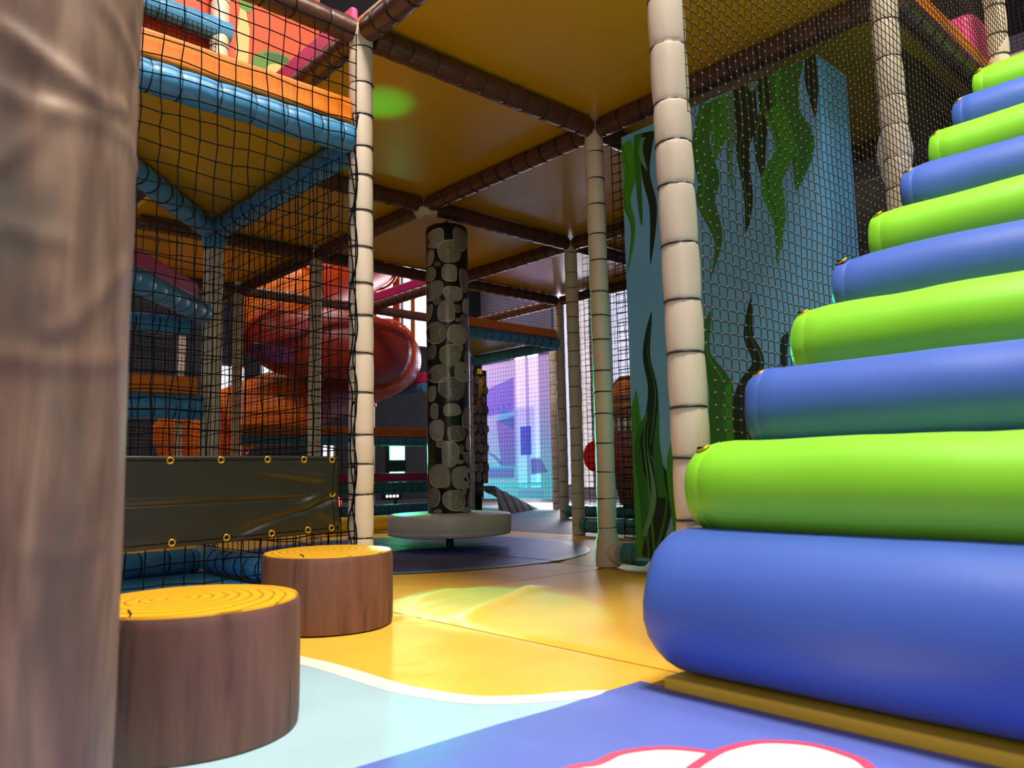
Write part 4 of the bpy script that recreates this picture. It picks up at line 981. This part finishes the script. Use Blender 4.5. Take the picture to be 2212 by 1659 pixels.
# orange printed wall, top left
ow = MB()
def op(pts, mi, off): ow.add([(x, off, z) for x, z in pts], [tuple(range(len(pts)))], mi)
ow.box(-0.95, 0.56, 0, 0.03, 0.0, 1.1, 0)
cxh, czh = 0.335, 0.43
op([(cxh+.155*math.cos(a), czh+.13*math.sin(a)-.02) for a in [PI*k/18 for k in range(19)]]+[(cxh-.155, .10), (cxh+.155, .10)], 1, -.002)
op([(cxh+.125*math.cos(a), czh+.10*math.sin(a)) for a in [PI*(.25+.5*k/10) for k in range(11)]]+[(cxh-.02, czh+.06)], 2, -.003)
op([(cxh+.08*math.cos(a), czh+.075*math.sin(a)-.03) for a in [PI*k/18 for k in range(19)]]+[(cxh-.08, .10), (cxh+.08, .10)], 3, -.004)
op([(cxh+.04*math.cos(a)+.015, czh+.03*math.sin(a)-.04) for a in [PI*k/12 for k in range(13)]]+[(cxh-.02, .10), (cxh+.05, .10)], 0, -.005)
op([(.105, .10), (.165, .10), (.175, .60), (.15, .72), (.125, .72), (.11, .55)], 3, -.002)
op([(.125, .70), (.175, .69), (.215, .80), (.20, .90), (.24, .98), (.20, 1.08), (.10, 1.08), (.10, .85)], 1, -.003)
o = ow.build('printed_wall_panel', [M['wall_orange'], M['green_print'], M['green_dark'], M['sand_print']], None, (0, B+.065, 2.02))
tag(o, 'orange wall panel with green rounded shapes at the top left', 'panel')

# ------------------------------------------------------------------ hall shell
def wall(name, boxes, mat):
    m = MB()
    for b_ in boxes: m.box(*b_)
    return struct(m.build(name, M[mat]))
# far wall (y = 9.5) with openings
W1 = [(3.30, 3.72, 1.35, 2.15), (3.93, 4.62, 1.50, 2.30), (5.70, 7.60, 2.75, 4.3), (5.03, 5.30, 0.30, 0.95)]
def wall_with_openings(name, mat, horiz, a0, a1, z0, z1, c0, c1, ops):
    ops = sorted(ops); m = MB(); cur = a0
    def bx(p, q, u, w):
        if q-p > 1e-4 and w-u > 1e-4: m.box(p, q, c0, c1, u, w) if horiz else m.box(c0, c1, p, q, u, w)
    for (p, q, u, w) in ops:
        bx(cur, p, z0, z1); bx(p, q, z0, u); bx(p, q, w, z1); cur = q
    bx(cur, a1, z0, z1)
    return struct(m.build(name, M[mat]))
wall_with_openings('wall_far', 'wall_dark', True, -7, 8.5, -.04, 5.2, 9.5, 9.65, W1)
W2 = [(5.30, 6.22, 0.10, 3.6), (6.30, 6.98, 0.10, 3.6), (7.12, 7.55, 0.15, 3.6), (7.90, 8.62, 0.10, 2.75)]
wall_with_openings('wall_right', 'wall_lav', False, -8, 9.65, -.04, 5.2, 8.5, 8.65, W2)
def window(n, horiz, op, pane, frame=True):
    a0, a1, z0, z1 = op
    m = MB(); t = 0.03
    for (p, q, u, w) in ((a0, a0+t, z0, z1), (a1-t, a1, z0, z1), (a0+t, a1-t, z0, z0+t), (a0+t, a1-t, z1-t, z1), ((a0+a1)/2-t/2, (a0+a1)/2+t/2, z0+t, z1-t)):
        m.box(p, q, 9.53, 9.58, u, w) if horiz else m.box(8.53, 8.58, p, q, u, w)
    o = struct(m.build('window_%d' % n, M['frame_grey']))
    g = MB()
    if horiz: g.add([(a0, 9.59, z0), (a1, 9.59, z0), (a1, 9.59, z1), (a0, 9.59, z1)], [(0, 1, 2, 3)])
    else: g.add([(8.59, a0, z0), (8.59, a1, z0), (8.59, a1, z1), (8.59, a0, z1)], [(0, 1, 2, 3)])
    g.build('window_pane', M[pane], o)
for i, op_ in enumerate(W1): window(i+1, True, op_, 'glass_white')
for i, op_ in enumerate(W2): window(i+5, False, op_, ('glass_cool', 'glass_warm', 'glass_cool', 'glass_sun')[i])
# coloured drapes in front of the high far window
for i, (x, w, mt, lab) in enumerate(((5.92, .16, 'orange', 'bright orange drape strip nearest the laced pole'), (6.42, .14, 'slide_b', 'red brown drape strip in the middle of the high far window'), (6.78, .08, 'orange', 'narrow orange drape strip nearest the stone column'))):
    m = MB(); n_ = 8; vs = []
    for k in range(n_+1):
        vs += [(x-w/2+w*k/n_, 9.40+.02*math.sin(k*2.2), 2.75), (x-w/2+w*k/n_, 9.40+.02*math.sin(k*2.2), 4.4)]
    m.add(vs, [(2*k, 2*k+2, 2*k+3, 2*k+1) for k in range(n_)]); tag(m.build('drape_strip', M[mt], None, (0, 0, 0), True), lab+' on the far wall', 'drape')

# lamps standing in the dark behind the slide net
fl = thing('green_flood_lamp', 'bright green flood lamp glowing low behind the net left of the stone column', 'lamp', (2.86, 4.06, 0))
m = MB(); m.box(-.10, .10, 0, .05, .36, .72); m.build('lamp_housing', M['steel'], fl)
for z0, z1 in ((.545, .69), (.385, .43)):
    m = MB(); m.add([(-.085, -.002, z0), (.085, -.002, z0), (.085, -.002, z1), (-.085, -.002, z1)], [(0, 1, 2, 3)]); o = m.build('lamp_face', M['led_green'], fl)
m = MB(); m.tube([(0, .025, 0), (0, .025, .37)], .02, 10); m.build('lamp_stand', M['steel'], fl, smooth=True, angle=40)
m = MB(); m.box(-.10, .10, 0, .03, 0, .05)
o = m.build('lamp_strip', M['steel'], None, (2.78, 4.02, .175)); tag(o, 'small strip of four white lamps under the teal roll', 'lamp')
lm = MB(); lm.lathe([(.012, -.004), (.012, 0), (.001, .001)], 10); lme = lm.mesh('lamp_bulb', [M['led_white']], True)
for i in range(4):
    c = link('lamp_bulb', lme, o, (-.06+i*.038, -.004, .03)); c.rotation_euler = (PI/2, 0, 0)
m = MB(); m.lathe([(.045, 0), (.05, .02), (.03, .035), (.005, .04)], 16); o = m.build('red_lamp', M['led_red'], None, (2.2, 4.05, .17), True, 40); o.rotation_euler = (PI/2, 0, 0); tag(o, 'small red glowing lamp in the dark beside the tarpaulin', 'lamp')

# ------------------------------------------------------------------ lights
def area(name, loc, target, size, power, col, sy=None, spread=None):
    d = bpy.data.lights.new(name, 'AREA'); d.energy = power; d.size = size; d.color = col
    if sy: d.shape = 'RECTANGLE'; d.size_y = sy
    if spread: d.spread = spread
    o = bpy.data.objects.new(name, d); COL.objects.link(o); o.location = loc
    o.rotation_mode = 'QUATERNION'; o.rotation_quaternion = (Vector(target)-Vector(loc)).to_track_quat('-Z', 'Y')
    return o
def spot(name, loc, target, power, col, ang, blend=.3, rad=.02):
    d = bpy.data.lights.new(name, 'SPOT'); d.energy = power; d.color = col; d.spot_size = math.radians(ang); d.spot_blend = blend; d.shadow_soft_size = rad
    o = bpy.data.objects.new(name, d); COL.objects.link(o); o.location = loc
    o.rotation_mode = 'QUATERNION'; o.rotation_quaternion = (Vector(target)-Vector(loc)).to_track_quat('-Z', 'Y')
    return o
area('hall_light_key', (-0.7, -2.22, 5.1), (-0.6, -1.2, 0), 1.1, 370, (1.0, 0.93, 0.82))
area('hall_light_stairs', (1.2, -2.9, 5.0), (0.8, -1.9, 0.8), 1.6, 130, (1.0, 0.93, 0.84))
area('hall_fill_front', (-3.2, -4.4, 1.7), (0.2, 0.0, 1.5), 1.8, 44, (1.0, 0.90, 0.76))  # added low fill from the camera side to lift the poles
area('hall_fill_back', (2.2, 5.2, 5.0), (2.4, 5.0, 0), 2.0, 110, (1.0, 0.88, 0.76))  # added fill over the decks for the slide and upper levels
area('hall_light_left', (-2.6, 3.2, 4.9), (-0.5, 1.6, 2.0), 1.6, 48, (1.0, 0.94, 0.9))
area('window_glow', (8.3, 6.6, 2.0), (3.6, 2.6, 0.6), 1.6, 13, (0.82, 0.80, 1.0), 2.6)
area('mural_backlight', (7.2, 6.2, 1.6), (4.8, 4.5, 0.9), 1.6, 120, (0.95, 0.92, 1.0))  # added lamp behind the translucent sheet so its print shines through
spot('added_green_spot_floor', (0.95, 1.62, 1.72), (0.25, -0.34, 0.0), 230, (0.0, 0.8, 0.55), 13, .25)  # added unseen spot under the deck, makes the green floor patch
spot('added_green_spot_ceiling', (0.55, 0.95, 0.9), (0.38, 0.46, 1.96), 55, (0.0, 1.0, 0.75), 15, 1.0)  # added unseen spot, throws the green glow on the deck underside
area('green_beam_poles', (2.80, 3.98, 0.55), (0.9, -0.3, 0.7), 0.14, 7, (0.06, 1.0, 0.42), spread=math.radians(26))

w = bpy.data.worlds.new('hall_world'); bpy.context.scene.world = w; w.use_nodes = True
bg = w.node_tree.nodes['Background']; bg.inputs['Color'].default_value = (0.90, 0.92, 1.0, 1); bg.inputs['Strength'].default_value = 0.12

# ------------------------------------------------------------------ camera
cam = bpy.data.cameras.new('camera'); co = bpy.data.objects.new('camera', cam); COL.objects.link(co)
cam.sensor_width = 36; cam.lens = 36*1685/2212; cam.clip_start = 0.05
right = Vector((0.74155584, -0.67061423, -0.01927419)); fwd = Vector((0.66804708, 0.73546486, 0.11315711)); up = Vector((-0.06170928, -0.09678838, 0.99339014))
mw = Matrix((( right.x, up.x, -fwd.x, -1.1212*1.2), (right.y, up.y, -fwd.y, -1.8509*1.2), (right.z, up.z, -fwd.z, 0.3339*1.2), (0, 0, 0, 1)))
co.matrix_world = mw
cam.dof.use_dof = True; cam.dof.focus_distance = 3.0; cam.dof.aperture_fstop = 5.6
bpy.context.scene.camera = co
bpy.context.scene.view_settings.view_transform = 'Standard'
bpy.context.scene.view_settings.look = 'None'
bpy.context.scene.view_settings.exposure = 0.03
